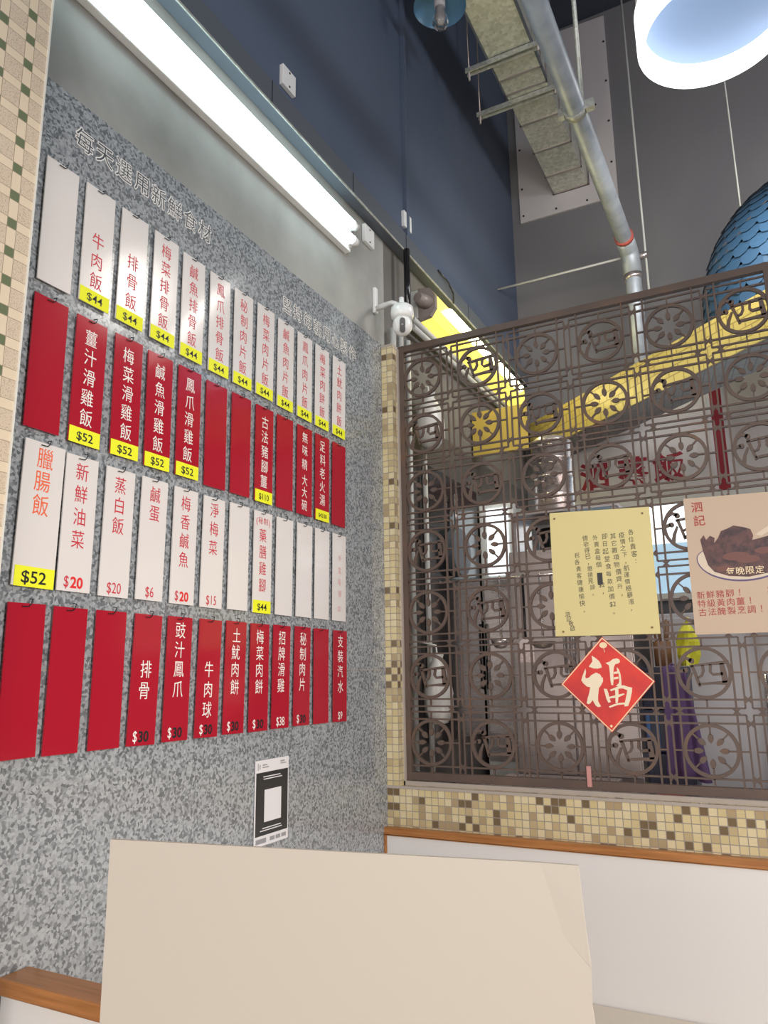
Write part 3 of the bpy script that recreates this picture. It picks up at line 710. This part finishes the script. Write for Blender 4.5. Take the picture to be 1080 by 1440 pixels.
# ------------------------------------------------------------------ overhead services on the left wall
def trunk(): 
    b = MB(); b.box(.001, .046, -1.605, 1.945, 3.193, 3.288); 
    return b
t = thing('cable_trunking', (.02, -1.2, 3.193), 'long dark metal cable trunking high on the left wall', 'trunking')
obj('channel', trunk(), 'trunk', t, .002)
obj('edge_highlight', MB().box(.046, .050, -1.605, 1.945, 3.193, 3.201), 'galv', t)  # pale strip stands in for the highlight along the lower edge
b = MB()
for y in (-.82, -.30, .16, .9): b.box(.046, .0475, y - .001, y + .001, 3.20, 3.288)
obj('joint_line', b, 'black', t)
cb = [(.05, .50 + .0, 3.285), (.058, .60, 3.27), (.06, .66, 3.235), (.056, .67, 3.19)]
tag(obj('black_cable', MB().tube(cb, .004, 8), 'black'), 'short black cable drooping over the trunking above the yellow light', 'cable')
def plate(y0, z0, s1, label):
    t = thing('junction_plate', (.008, y0 + .04, z0), label, 'plate', 'white junction plates on the wall')
    obj('cover', MB().box(.0, .016, y0, y0 + .076, z0, z0 + .078), 'white_plastic', t, .002)
    obj('screw', MB().tube([(.016, y0 + .038, z0 + .012), (.0175, y0 + .038, z0 + .012)], .004, 8).tube([(.016, y0 + .038, z0 + .066), (.0175, y0 + .038, z0 + .066)], .004, 8), 'screw', t)
plate(-.720, 3.372, 1, 'white blank plate above the trunking, nearer of the two')
plate(.212, 3.368, 1, 'white blank plate above the trunking, farther of the two')
plate(-.152, 3.094, 1, 'white blank plate below the trunking, at the tube light end')

def batten(name, y0, y1, z, label, cat):
    t = thing(name, (.04, (y0 + y1)/2, z - .07), label, cat)
    obj('housing', MB().box(0, .026, y0, y1, z - .068, z + .060), 'white_metal', t, .004)
    for k, (dx, dz) in enumerate(((.047, -.034), (.047, .030))):
        obj('tube', MB().tube([(dx, y0 + .03, z + dz), (dx, y1 - .03, z + dz)], .0145, 14), 'tube', t)
        for yy in (y0 + .012, y1 - .012):
            cap = MB(); cap.tube([(dx, yy - .014, z + dz), (dx, yy + .014, z + dz)], .0165, 12); cap.box(.024, .045, yy - .010, yy + .010, z + dz - .012, z + dz + .012)
            obj('lampholder', cap, 'white_plastic', t)
    return t
batten('tube_light', -1.92, -.285, 3.035, 'long white twin tube light glowing above the menu cards', 'light')
# the yellow tube fixture behind the screen
t = thing('yellow_tube_light', (.1, .9, 2.86), 'yellow tinted batten light on the wall behind the screen', 'light')
obj('housing', MB().box(.0, .05, .26, 1.55, 2.935, 3.07), 'conduit', t, .006)
cov = [(.05, -.075), (.105, -.066), (.130, -.03), (.130, .03), (.105, .066), (.05, .075)]
obj('cover', MB().prism(cov, lambda u, v, d: (u, d, 3.0 + v), .285, 1.55), 'yellow_cover', t)
obj('tube', MB().tube([(.138, .40, 3.0), (.138, 1.45, 3.0)], .019, 12), 'tube_y', t)
obj('end_cap', MB().prism(cov, lambda u, v, d: (u, d, 3.0 + v), .262, .285).tube([(.075, .20, 3.0), (.09, .27, 3.0)], [.022, .034], 12), 'cap_brown', t)
# conduits
for (x, y, lab) in ((.03, .050, 'white upright conduit nearest the corner, below the security camera'), (.03, .118, 'white upright conduit right under the camera, middle of three'), (.03, .185, 'white upright conduit farthest from the corner, below the camera')):
    tag(obj('upright_conduit', MB().tube([(x, y, 1.0), (x, y, 2.80)], .013, 10), 'conduit'), lab, 'conduit', 'upright conduits below the camera')
for z, lab in ((2.912, 'upper pale conduit running under the yellow light'), (2.875, 'lower pale conduit running under the yellow light')):
    tag(obj('long_conduit', MB().tube([(.045, .21, z), (.045, 1.94, z)], .0125, 10), 'conduit'), lab, 'conduit', 'conduits under the yellow light')
tag(obj('black_pipe', MB().tube([(.06, .132, 2.86), (.06, .132, 3.192)], .014, 10), 'black'), 'black upright pipe between trunking and security camera', 'pipe')
tag(obj('grey_pipe', MB().tube([(.03, .331, 1.0), (.03, .331, 2.35)], .012, 10), 'conduit'), 'grey upright pipe on the dark wall behind the screen', 'pipe')

# security camera
t = thing('security_camera', (.15, -.11, 2.68), 'white domed security camera on a wall arm', 'camera')
obj('body', MB().lathe([(0, .095), (.030, .094), (.042, .084), (.0445, .062), (.042, .046), (.036, .038), (0, .036)], (.15, -.11, 2.705), 24), 'white_plastic', t)
obj('head', MB().sphere((.15, -.11, 2.717), .038, .038, .042), 'white_plastic', t)
d = Vector((1.297, -2.5, 1.60)) - Vector((.15, -.11, 2.717)); d.normalize(); sd = d.cross(Vector((0, 0, 1))).normalized(); upv = sd.cross(d)
fc = Vector((.15, -.11, 2.717)) + d*.030
def LENS(u, v, e): p = fc + sd*u + upv*v + d*e; return tuple(p)
slot = [(.011*math.cos(a) , (.017 if math.sin(a) > 0 else -.017) + .011*math.sin(a)) for a in [math.pi*i/10 for i in range(20)]]
obj('lens_window', MB().prism(slot, LENS, -.004, .0095), 'black', t)
obj('lens', MB().prism([(.0035*math.cos(i*math.pi/6), .003 + .0035*math.sin(i*math.pi/6)) for i in range(12)], LENS, .009, .0105), 'grey_ink', t)
obj('wall_plate', MB().box(0, .014, -.070, -.046, 2.825, 2.935), 'white_plastic', t, .003)
obj('arm', MB().tube([(.012, -.058, 2.845), (.05, -.07, 2.842), (.10, -.095, 2.832), (.15, -.11, 2.80)], [.011, .012, .009, .008], 10).tube([(.148, -.11, 2.795), (.148, -.11, 2.832)], .010, 10), 'white_plastic', t)

# ------------------------------------------------------------------ duct, pipe and hangers over the kitchen
ZD = 4.495
t = thing('ventilation_duct', (.4, 0, ZD), 'rectangular galvanised ventilation duct running to the back wall plate', 'duct')
obj('duct_body', MB().box(.293, .513, -1.8, 1.9375, ZD, ZD + .24), 'galv', t)
for y in (-.5, .844, .957, 1.221, 1.483, 1.739, 1.929):
    b = MB(); b.box(.287, .519, y - .006, y + .006, ZD - .007, ZD + .0); b.box(.286, .293, y - .006, y + .006, ZD - .007, ZD + .24); b.box(.513, .520, y - .006, y + .006, ZD - .007, ZD + .24)
    obj('joint_flange', b, 'steel', t)
obj('edge_fold', MB().box(.284, .293, -1.8, .95, ZD - .004, ZD + .02).box(.513, .522, -1.8, .95, ZD - .004, ZD + .02), 'trunk', t)
t = thing('duct_plate', (.37, 1.94, 4.35), 'off white board on the back wall around the duct', 'plate')
pl = [(.058, 4.352), (.692, 4.352), (.700, 5.715), (.374, 5.735), (.058, 5.735)]
# board with the duct passing through it: four pieces round the opening
bd = MB()
def YP(u, v, d): return (u, 1.95 - d, v)
bd.prism([(.058, 4.352), (.692, 4.352), (.692, ZD - .010), (.058, ZD - .010)], YP, 0, .012); bd.prism([(.058, ZD - .010), (.283, ZD - .010), (.283, ZD + .24), (.058, ZD + .24)], YP, 0, .012)
bd.prism([(.523, ZD - .010), (.693, ZD - .010), (.695, ZD + .24), (.523, ZD + .24)], YP, 0, .012); bd.prism([(.058, ZD + .24), (.695, ZD + .24), (.700, 5.70), (.374, 5.715), (.058, 5.715)], YP, 0, .012)
obj('board', bd, 'board_white', t, recalc=True)
b = MB()
for x_, z_ in ((.08, 4.40), (.30, 4.385), (.50, 4.38), (.67, 4.40), (.67, 4.6), (.675, 4.9), (.68, 5.2), (.08, 4.6), (.08, 4.9), (.685, 5.5), (.6, 5.05)):
    b.tube([(x_, 1.938, z_), (x_, 1.935, z_)], .007, 8)
obj('screw', b, 'screw', t)
for y, xl, lab in ((.69, .165, 'trapeze bar under the duct, nearer one'), (1.015, .105, 'trapeze bar under the duct, farther one')):
    t = thing('duct_hanger', (.33, y, ZD - .03), lab, 'hanger', 'trapeze hangers under the duct')
    obj('cross_bar', MB().box(xl, .56, y - .018, y - .012, ZD - .030, ZD - .004).box(xl, .56, y + .012, y + .018, ZD - .030, ZD - .004).box(xl, .56, y - .012, y + .012, ZD - .0085, ZD - .0075), 'galv', t)
    obj('threaded_rod', MB().tube([(xl + .015, y, ZD - .07), (xl + .015, y, 5.74)], .006, 8), 'steel', t)
    obj('threaded_rod', MB().tube([(.545, y, ZD - .05), (.545, y, 5.74)], .006, 8), 'steel', t)

t = thing('gas_pipe', (.77, .6, 2.9), 'grey galvanised pipe running along the kitchen and bending down', 'pipe')
zp = 3.735
obj('pipe', MB().tube([(.77, -2.2, zp), (.775, 1.42, zp), (.778, 1.50, zp - .01), (.783, 1.54, zp - .05), (.785, 1.55, zp - .12), (.79, 1.55, 2.90)], .043, 16), 'zinc', t)
obj('elbow', MB().tube([(.776, 1.40, zp), (.778, 1.50, zp - .01), (.783, 1.54, zp - .05), (.785, 1.55, zp - .15)], .050, 16), 'zinc', t)
obj('sealing_tape', MB().tube([(.776, 1.385, zp), (.776, 1.41, zp)], .051, 16), 'rubber_red', t)
b = MB().tube([(.77, .30, zp), (.77, .34, zp)], .047, 16); b.box(.70, .725, .305, .335, zp - .02, zp + .02); b.box(.815, .85, .305, .335, zp - .02, zp + .02)
obj('clamp', b, 'galv', t)
b = MB().tube([(.785, 1.55, 3.55), (.785, 1.55, 3.58)], .049, 16); b.tube([(.83, 1.545, 3.68), (.87, 1.545, 3.68)], .02, 10)
obj('clamp', b, 'steel', t)
tag(obj('hanger_rod', MB().tube([(.80, .32, zp + .03), (.80, .32, 5.74)], .010, 8), 'galv'), 'thin rod holding up the middle of the grey pipe', 'rod')
tag(obj('hanger_rod', MB().tube([(.862, 1.55, 3.45), (.862, 1.55, 5.74)], .006, 8), 'conduit'), 'thin rod dropping beside the bend of the grey pipe', 'rod')
tag(obj('tie_rod', MB().tube([(-.02, 1.55, 3.70), (.77, 1.55, 3.70)], .0065, 8), 'conduit'), 'pale level tie rod between left wall and grey pipe', 'rod')
tag(obj('hanging_wire', MB().tube([(1.352, 1.25, 3.60), (1.350, 1.25, 5.74)], .004, 6), 'conduit'), 'thin wire hanging down to the blue tiled canopy', 'wire')

# ------------------------------------------------------------------ yellow tiled beam, blue tiled canopy, sign
A2 = Vector((-.0, 1.875, 0)); U2 = Vector((.753, -.658, 0)); N_ = Vector((.658, .753, 0))
def BM(s, zz, d): p = A2 + U2*s + N_*d; return (p.x, p.y, zz)
Lb = 2.05; zb0, zb1 = 2.705, 2.905
t = thing('tiled_beam', (.8, 1.2, zb0), 'yellow tiled slanting beam with grey tiled underside behind the screen', 'beam')
def slab(s0, s1, z0, z1, d0, d1):
    v = [BM(s, z, d) for s in (s0, s1) for d in (d0, d1) for z in (z0, z1)]
    return MB().add(v, [(0, 1, 3, 2), (4, 6, 7, 5), (0, 4, 5, 1), (2, 3, 7, 6), (0, 2, 6, 4), (1, 5, 7, 3)])
def oriented(name, mk, m, parent, rot):
    """a mesh whose local XY plane is its tiled face, so that the tile courses follow it"""
    o = obj(name, mk, m, parent); inv = rot.to_4x4()
    o.data.transform(inv.inverted()); o.matrix_local = inv; return o
rf = Matrix((U2, Vector((0, 0, 1)), U2.cross(Vector((0, 0, 1))))).transposed()
oriented('yellow_face', slab(.10, Lb, zb0, zb1, 0, .012), 'yellow_tile', t, rf)
rs = Matrix((U2, N_, Vector((0, 0, 1)))).transposed()
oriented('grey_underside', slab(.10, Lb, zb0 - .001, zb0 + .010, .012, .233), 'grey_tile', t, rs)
obj('core', slab(.10, Lb, zb0 + .010, zb1, .012, .233), 'backwall', t)
# blue canopy: half dome of overlapping scales
t = thing('blue_tiled_canopy', (1.55, 1.2, 2.9), 'blue scale tiled canopy rising above the right end of the screen', 'canopy')
CC = Vector((1.66, 1.30, 3.10)); RX, RZ = .53, .64
dm = MB(); sc = MB()
na, nr = 26, 17
for i in range(nr):
    th = math.pi/2 * i / nr; th2 = math.pi/2 * (i + 1.35) / nr
    r0 = math.cos(th); z0 = math.sin(th); r1 = math.cos(min(th2, math.pi/2)); z1 = math.sin(min(th2, math.pi/2))
    m = max(4, int(19 * r0))
    for k in range(m):
        a = -math.pi + math.pi*(k + .5*(i % 2))/m; da = math.pi/m
        pts = []
        for (fa, ft) in ((-.5, 1), (-.5, .42), (-.34, .14), (0, 0), (.34, .14), (.5, .42), (.5, 1)):
            aa = a + fa*da; rr = r0 + (r1 - r0)*ft; zz = z0 + (z1 - z0)*ft; lift = 1 + .014*(1 - ft)
            pts.append((CC.x + RX*rr*math.cos(aa)*lift, CC.y + RX*.9*rr*math.sin(aa)*lift, CC.z + RZ*zz*lift))
        sc.add(pts, [tuple(range(7))])
for i in range(5):
    m = 19
    for k in range(m):
        a = -math.pi + math.pi*(k + .5*(i % 2))/m; da = math.pi/m; zt = CC.z + .03 - .062*i; pts = []
        for (fa, ft) in ((-.5, 1), (-.5, .42), (-.34, .14), (0, 0), (.34, .14), (.5, .42), (.5, 1)):
            aa = a + fa*da; lift = 1 + .014*(1 - ft); pts.append((CC.x + RX*math.cos(aa)*lift, CC.y + RX*.9*math.sin(aa)*lift, zt - .085*(1 - ft)))
        sc.add(pts, [tuple(range(7))])
dm.lathe([(RX*.84, -.26)] + [(RX*.84*math.cos(math.pi/2*i/14), RZ*.90*math.sin(math.pi/2*i/14)) for i in range(15)], CC, 40, True, -math.pi, 0)
obj('dome', dm, 'navy_crate', t); obj('scale_tiles', sc, 'blue_tile', t, recalc=False)
# sign board on the back wall
t = thing('kitchen_sign', (.95, 1.93, 2.39), 'white sign board with red characters under the tiled beam', 'sign')
obj('board', MB().box(.16, 2.3, 1.925, 1.948, 2.395, 2.98).box(.95, 2.3, 1.925, 1.948, 2.98, 3.22), 'sign_white', t)
b = MB()
for ch, x_ in (('泗', .415), ('蒸', .640), ('飯', .835)): put(b, ch, x_, 2.555, .175, lambda u, v, d: (u, 1.9235 - d, v), 0, .028)
obj('red_lettering', b, 'sign_red', t, recalc=False)
obj('red_strip', MB().box(1.085, 1.145, 1.921, 1.925, 2.385, 3.10), 'sign_red', t)
obj('strip_border', MB().box(1.070, 1.160, 1.922, 1.9245, 2.385, 3.10), 'paper_white', t)
# bright window under the sign
w1 = struct('window_1', MB().box(.20, 1.80, 1.93, 1.949, 2.345, 2.385).box(.20, 1.80, 1.93, 1.949, 1.80, 1.84).box(.20, .24, 1.93, 1.949, 1.84, 2.345).box(.60, .63, 1.93, 1.949, 1.84, 2.345).box(.95, .98, 1.93, 1.949, 1.84, 2.345).box(1.4, 1.43, 1.93, 1.949, 1.84, 2.345), 'white_metal')
obj('upper_pane', MB().box(.24, 1.80, 1.943, 1.9485, 2.12, 2.345), 'window_glow', w1)
obj('lower_pane', MB().box(.24, 1.80, 1.943, 1.9485, 1.84, 2.12), 'window_blue', w1)

# ------------------------------------------------------------------ kitchen things behind the screen
tag(obj('yellow_board', MB().box(.012, .29, .98, 1.02, 2.50, 2.73), 'yellow_panel'), 'yellow painted board fixed beneath the yellow tube light', 'board')
t = thing('kitchen_counter', (1.2, .5, 0), 'stainless kitchen counter behind the screen', 'counter')
obj('worktop', MB().box(.05, 2.6, .13, .78, .95, .985), 'steel', t, .003)
obj('cabinet', MB().box(.07, 2.58, .16, .76, 0, .95), 'steel', t)
t = thing('steel_cabinet', (.45, 1.1, 0), 'tall brushed steel cabinet behind the middle of the screen', 'cabinet')
obj('carcass', MB().box(.21, .74, .86, 1.30, 0, 1.97), 'steel', t, .003)
obj('door', MB().box(.215, .472, .842, .859, .99, 1.955), 'steel', t, .003); obj('door', MB().box(.478, .735, .842, .859, .99, 1.955), 'steel', t, .003)
for x_ in (.455, .495): obj('handle', MB().tube([(x_, .842, 1.42), (x_, .825, 1.42), (x_, .825, 1.62), (x_, .842, 1.62)], .006, 8), 'steel_shiny', t)
t = thing('glass_door_cooler', (.11, 1.1, 0), 'upright cooler with glowing front panel, left behind the screen', 'cooler')
obj('body', MB().box(.025, .20, .99, 1.30, 0, 2.24), 'white_metal', t, .004)
obj('glowing_panel', MB().box(.066, .172, .980, .989, 1.885, 2.215), 'window_glow', t)  # self-glowing panel added to give a bright patch of unknown origin
obj('door_glass', MB().box(.035, .19, .980, .989, 1.02, 1.86), 'steel_shiny', t)
obj('handle', MB().tube([(.045, .979, 1.35), (.045, .962, 1.35), (.045, .962, 1.65), (.045, .979, 1.65)], .005, 8), 'black', t)
# steamers on a wall shelf
t = thing('steel_shelf', (.4, .98, 2.12), 'steel shelf carrying the stack of steamers', 'shelf')
obj('shelf_board', MB().box(.225, .72, .84, 1.12, 2.135, 2.152), 'steel', t)
obj('bracket', MB().box(.23, .25, .87, 1.10, 1.97, 2.135), 'steel', t); obj('bracket', MB().box(.69, .71, .87, 1.10, 1.97, 2.135), 'steel', t)
stl = ['lowest steel steamer tier of the stack behind the screen', 'second steel steamer tier from the bottom of the stack', 'second steel steamer tier from the top of the stack', 'topmost steel steamer tier of the stack, lidded']
for i in range(4):
    z_ = 2.153 + .088*i
    t = thing('steamer_tier', (.41, .98, z_), stl[i], 'steamer', 'stacked steel steamers')
    obj('drum', MB().lathe([(0, 0), (.088, 0), (.092, .004), (.092, .078), (.098, .080), (.098, .087), (0, .087)], (.41, .98, z_), 32), 'steel_shiny', t)
    for s in (-1, 1): obj('handle', MB().tube([(.41 + s*.03, .98 - .09, z_ + .05), (.41 + s*.03, .98 - .115, z_ + .05), (.41 + s*.012, .98 - .115, z_ + .05)], .004, 6), 'steel', t)
    if i == 3: obj('lid', MB().lathe([(.096, .087), (.080, .105), (.03, .118), (.0, .120)], (.41, .98, z_), 32), 'steel_shiny', t)
# dark pots on the cabinet
for x_, r_, h_, lab in ((.40, .075, .11, 'dark pot on the steel cabinet, left one'), (.60, .085, .10, 'dark pot on the steel cabinet, right one')):
    t = thing('cooking_pot', (x_, .99, 1.971), lab, 'pot', 'dark pots on the cabinet')
    obj('pot_body', MB().lathe([(0, 0), (r_*.9, 0), (r_, .02), (r_, h_), (r_*.94, h_), (r_*.9, .01), (0, .008)], (x_, .99, 1.971), 24), 'black', t)
    obj('handle', MB().tube([(x_ + r_*.6, .99 - r_*.7, 1.971 + h_*.8), (x_ + r_*.9, .99 - r_*1.3, 1.971 + h_*.95)], .008, 8), 'steel_shiny', t)
# utensils hanging on a rail in front of the cabinet
tag(obj('utensil_rail', MB().tube([(.037, .45, 1.80), (.62, .45, 1.80)], .005, 8).tube([(.037, .45, 1.80), (.032, .45, 1.80)], .007, 8).tube([(.62, .45, 1.80), (.62, .84, 1.80)], .005, 8), 'steel_shiny'), 'thin steel rail for utensils behind the screen', 'rail')
for x_, kind, lab in ((.30, 'ladle', 'steel ladle hanging from the utensil rail'), (.40, 'tongs', 'black handled spatula hanging from the utensil rail'), (.47, 'skimmer', 'wire skimmer hanging from the utensil rail')):
    t = thing(kind if kind != 'tongs' else 'spatula', (x_, .445, 1.46), lab, 'utensil', 'utensils on the rail')
    obj('handle', MB().tube([(x_, .445, 1.807), (x_, .437, 1.80), (x_, .437, 1.60), (x_, .437, 1.55)], .005, 8), 'black' if kind == 'tongs' else 'steel_shiny', t)
    if kind == 'ladle': obj('bowl', MB().lathe([(0, -.03), (.02, -.026), (.034, -.01), (.038, .006), (.035, .006), (.02, -.02), (0, -.025)], (x_, .425, 1.545), 18), 'steel_shiny', t)
    elif kind == 'tongs': obj('blade', MB().prism([(x_-.015, 1.55), (x_-.032, 1.53), (x_-.034, 1.46), (x_+.034, 1.46), (x_+.032, 1.53), (x_+.015, 1.55)], lambda u, v, d: (u, d, v), .434, .440), 'steel_shiny', t)
    else: obj('mesh_bowl', MB().lathe([(0, -.02), (.03, -.014), (.05, .004), (.052, .008)], (x_, .43, 1.53), 18), 'steel', t)
# dark board, bags and pans at the left
tag(obj('dark_board', MB().box(.004, .03, .36, .95, 1.15, 2.30), 'black'), 'dark board on the left wall behind the screen', 'board')
def bag(name, c, rx, ry, rz, ma, label, cat='bag'):
    b = MB(); n = 16; prof = [(.0, -1), (.55, -.95), (.9, -.6), (1.0, -.1), (.85, .4), (.5, .75), (.30, .9), (.42, 1.05)]
    rnd = random.Random(len(label)); vs = []
    for r_, z_ in prof:
        for k in range(n):
            f = 1 + rnd.uniform(-.13, .13); vs.append((c[0] + rx*r_*f*math.cos(2*math.pi*k/n), c[1] + ry*r_*f*math.sin(2*math.pi*k/n), c[2] + rz*z_))
    b.add(vs, [(i*n + k, i*n + (k+1) % n, (i+1)*n + (k+1) % n, (i+1)*n + k) for i in range(len(prof)-1) for k in range(n)], True)
    t = thing(name, (c[0], c[1], c[2] - rz), label, cat)
    obj('sack', b, ma, t)
    obj('tie', MB().tube([(c[0], c[1], c[2] + rz*.85), (c[0] - rx*.1, c[1], c[2] + rz*1.3), (0.004 if c[0] < .3 else c[0], c[1] + (.0 if c[0] < .3 else .0), c[2] + rz*1.45)], .004, 6), ma, t)
bag('plastic_bag', (.075, .30, 2.47), .06, .07, .12, 'bag_white', 'crumpled white plastic bag hung behind the topmost left medallions')
bag('plastic_bag', (.100, .25, 1.36), .055, .07, .13, 'bag_white', 'crumpled white plastic bag hung low behind the left of the screen')
t = thing('saucepan', (.06, .62, 2.0), 'dark saucepan hanging on the dark board', 'pan')
obj('pan_body', MB().prism([(.62 + .11*math.cos(2*math.pi*i/28), 1.95 + .11*math.sin(2*math.pi*i/28)) for i in range(28)], LW, .031, .075), 'trunk', t, .006)
obj('handle', MB().tube([(.05, .62, 2.055), (.05, .62, 2.22)], .010, 8), 'steel_shiny', t)
# white freezer and its neighbours
t = thing('white_freezer', (.95, 1.0, 0), 'tall pale grey freezer behind the right of the screen', 'freezer')
obj('cabinet', MB().box(.80, 1.26, .95, 1.45, 0, 1.66), 'grey_door', t, .006)
obj('door', MB().box(.803, 1.257, .925, .949, .30, 1.64), 'grey_door', t, .006)
obj('handle', MB().tube([(1.225, .925, 1.18), (1.225, .90, 1.18), (1.225, .90, 1.40), (1.225, .925, 1.40)], .008, 8), 'steel_shiny', t)
t = thing('dark_rack', (1.45, .9, 0), 'dark storage rack at the far right behind the screen', 'rack')
for x_ in (1.275, 1.70):
    for y_ in (.80, 1.15): obj('post', MB().box(x_, x_ + .02, y_, y_ + .02, 0, 1.7), 'black', t)
for z_ in (.95, 1.25, 1.68): obj('shelf', MB().box(1.275, 1.72, .80, 1.17, z_ - .02, z_), 'black', t)
obj('back_sheet', MB().box(1.275, 1.72, 1.172, 1.18, 0.2, 1.7), 'black', t)
tag(obj('blue_tub', MB().lathe([(0, 0), (.075, 0), (.09, .10), (.086, .10), (.072, .006), (0, .006)], (1.385, .95, 1.251), 20), 'blue_plastic'), 'blue plastic tub on the dark rack', 'tub')
tag(obj('steel_bowl', MB().lathe([(0, 0), (.04, 0), (.08, .06), (.077, .06), (.038, .006), (0, .006)], (1.38, .95, .951), 20), 'steel_shiny'), 'shiny steel bowl low on the dark rack', 'bowl')
# blue crates, chopstick tube, yellow bag, purple apron, red bowl
cl = ['dark blue crate at the bottom of the stack beneath the chopsticks', 'dark blue crate in the middle of the stack beneath the chopsticks', 'dark blue crate at the top of the stack beneath the chopsticks']
for i in range(3):
    z_ = .986 + .150*i
    t = thing('plastic_crate', (.89, .5, z_), cl[i], 'crate', 'dark blue crates behind the screen')
    obj('tub', MB().box(.825, .985, .42, .58, z_, z_ + .148), 'navy_crate', t, .006)
    b = MB()
    for k in range(5): b.box(.836 + .031*k, .848 + .031*k, .414, .42, z_ + .01, z_ + .13)
    obj('rib', b, 'blue_plastic' if i == 1 else 'navy_crate', t); obj('rim', MB().box(.818, .992, .410, .42, z_ + .132, z_ + .147), 'navy_crate', t)
t = thing('chopstick_tube', (.905, .47, 1.436), 'brown bamboo tube of chopsticks on the crates', 'holder')
obj('tube', MB().lathe([(0, 0), (.03, 0), (.032, .09), (.028, .09), (.027, .006), (0, .006)], (.905, .47, 1.436), 16), 'bamboo', t)
for k in range(7):
    a = k*2*math.pi/7; obj('chopstick', MB().tube([(.905 + .012*math.cos(a), .47 + .012*math.sin(a), 1.445), (.905 + .03*math.cos(a), .47 + .03*math.sin(a), 1.60 + .008*(k % 3))], [.003, .004], 6), 'bamboo', t)
t = thing('yellow_bag', (.965, .5, 1.436), 'bright yellow plastic bag beside the chopsticks', 'bag')
rnd = random.Random(3); vs = []; n = 14
for r_, z_ in ((.8, 0), (1.0, .25), (.95, .55), (.7, .8), (.25, 1.0)):
    for k in range(n): f = 1 + rnd.uniform(-.2, .2); vs.append((.992 + .038*r_*f*math.cos(2*math.pi*k/n), .50 + .05*r_*f*math.sin(2*math.pi*k/n), 1.437 + .155*z_))
obj('sack', MB().add(vs, [(i*n + k, i*n + (k+1) % n, (i+1)*n + (k+1) % n, (i+1)*n + k) for i in range(4) for k in range(n)] + [tuple(range(n-1, -1, -1)), tuple(range(4*n, 5*n))]), 'bag_yellow', t)
obj('tie', MB().tube([(.992, .50, 1.585), (1.0, .49, 1.61)], .006, 6), 'bag_yellow', t)
t = thing('purple_apron', (.96, .40, 1.05), 'purple cloth apron hanging over the crates', 'apron')
ap = MB(); nx, nz = 18, 12; vs = []
for j in range(nz + 1):
    for i in range(nx + 1):
        u = i/nx; v = j/nz; wv = .040 + .030*v
        vs.append((.945 + .02*v + (u - .5)*2*wv, .398 - .010*math.sin(u*14 + v*2)*(.4 + v), 1.43 - .375*v + .01*math.sin(u*5)))
ap.add(vs, [(j*(nx+1) + i, j*(nx+1) + i + 1, (j+1)*(nx+1) + i + 1, (j+1)*(nx+1) + i) for j in range(nz) for i in range(nx)], True)
o = obj('cloth', ap, 'purple', t, recalc=False); sm = o.modifiers.new('thick', 'SOLIDIFY'); sm.thickness = .003
obj('strap', MB().tube([(.925, .399, 1.43), (.94, .405, 1.445), (.965, .40, 1.43)], .004, 6), 'purple', t)
tag(obj('red_bowl', MB().lathe([(0, 0), (.03, 0), (.048, .035), (.045, .035), (.028, .005), (0, .005)], (.915, .30, .986), 20), 'red_plastic'), 'red plastic bowl on the counter close behind the screen', 'bowl')
tag(obj('steel_tray', MB().box(.25, .70, .25, .60, .986, .992).box(.25, .70, .25, .256, .992, 1.02).box(.25, .70, .594, .60, .992, 1.02).box(.25, .256, .256, .594, .992, 1.02).box(.694, .70, .256, .594, .992, 1.02), 'steel_shiny'), 'shallow steel tray on the counter', 'tray')

# ------------------------------------------------------------------ lamps over the diners
FL = Vector((1.445, -1.525, 2.35))
t = thing('flower_pendant_lamp', (FL.x, FL.y, 2.35), 'large white flower shaped pendant lamp glowing at upper right', 'lamp')
def petal(k, n=5, R=.172, r=.108):
    out = []
    for i in range(180):
        a = 2*math.pi*i/180; best = 0
        for j in range(n):
            ang = math.radians(144 + 72*j); d_ = a - ang; s_ = R*math.cos(d_); q_ = r*r - (R*math.sin(d_))**2
            if q_ >= 0: best = max(best, s_ + math.sqrt(q_))
        out.append((FL.x + k*best*math.cos(a), FL.y + k*best*math.sin(a)))
    return out
UP = lambda u, v, d: (u, v, d)
obj('glowing_rim', MB().ring(petal(1.0), petal(.95), UP, 2.35, 2.412), 'lamp_rim', t, recalc=True)
obj('inner_panel', MB().prism(petal(.95), UP, 2.386, 2.392), 'lamp_in', t)
obj('core', MB().lathe([(0, 0), (.10, 0), (.11, .01), (.11, .02), (0, .02)], (FL.x, FL.y, 2.366), 30), 'lamp_core', t)
obj('backing', MB().prism(petal(.98), UP, 2.412, 2.445), 'white_metal', t)
obj('suspension_cord', MB().tube([(FL.x, FL.y, 2.445), (FL.x, FL.y, 5.74)], .004, 6), 'conduit', t)
# blue shaded bare bulb near the duct
BLp = Vector((.241, .158, 4.367))
t = thing('blue_bulb_lamp', BLp, 'unlit clear bulb under a round blue shade, top of view beside duct', 'lamp')
obj('shade', MB().lathe([(.119, .0), (.113, .012), (.08, .035), (.03, .05), (.018, .06)], BLp, 28), 'blue_enamel', t)
obj('socket', MB().lathe([(0, -.005), (.024, -.005), (.026, .03), (.022, .05), (0, .05)], BLp, 16), 'board_white', t)
obj('bulb', MB().lathe([(.012, -.11), (.028, -.105), (.036, -.088), (.036, -.07), (.028, -.045), (.022, -.02), (.022, -.006)], BLp, 20), 'clear', t)
obj('filament', MB().lathe([(0, -.09), (.012, -.085), (.014, -.07), (.01, -.03), (.012, -.006)], BLp, 10), 'board_white', t)
obj('cord', MB().tube([(BLp.x, BLp.y, BLp.z + .055), (BLp.x, BLp.y, 5.74)], .004, 6), 'black', t)
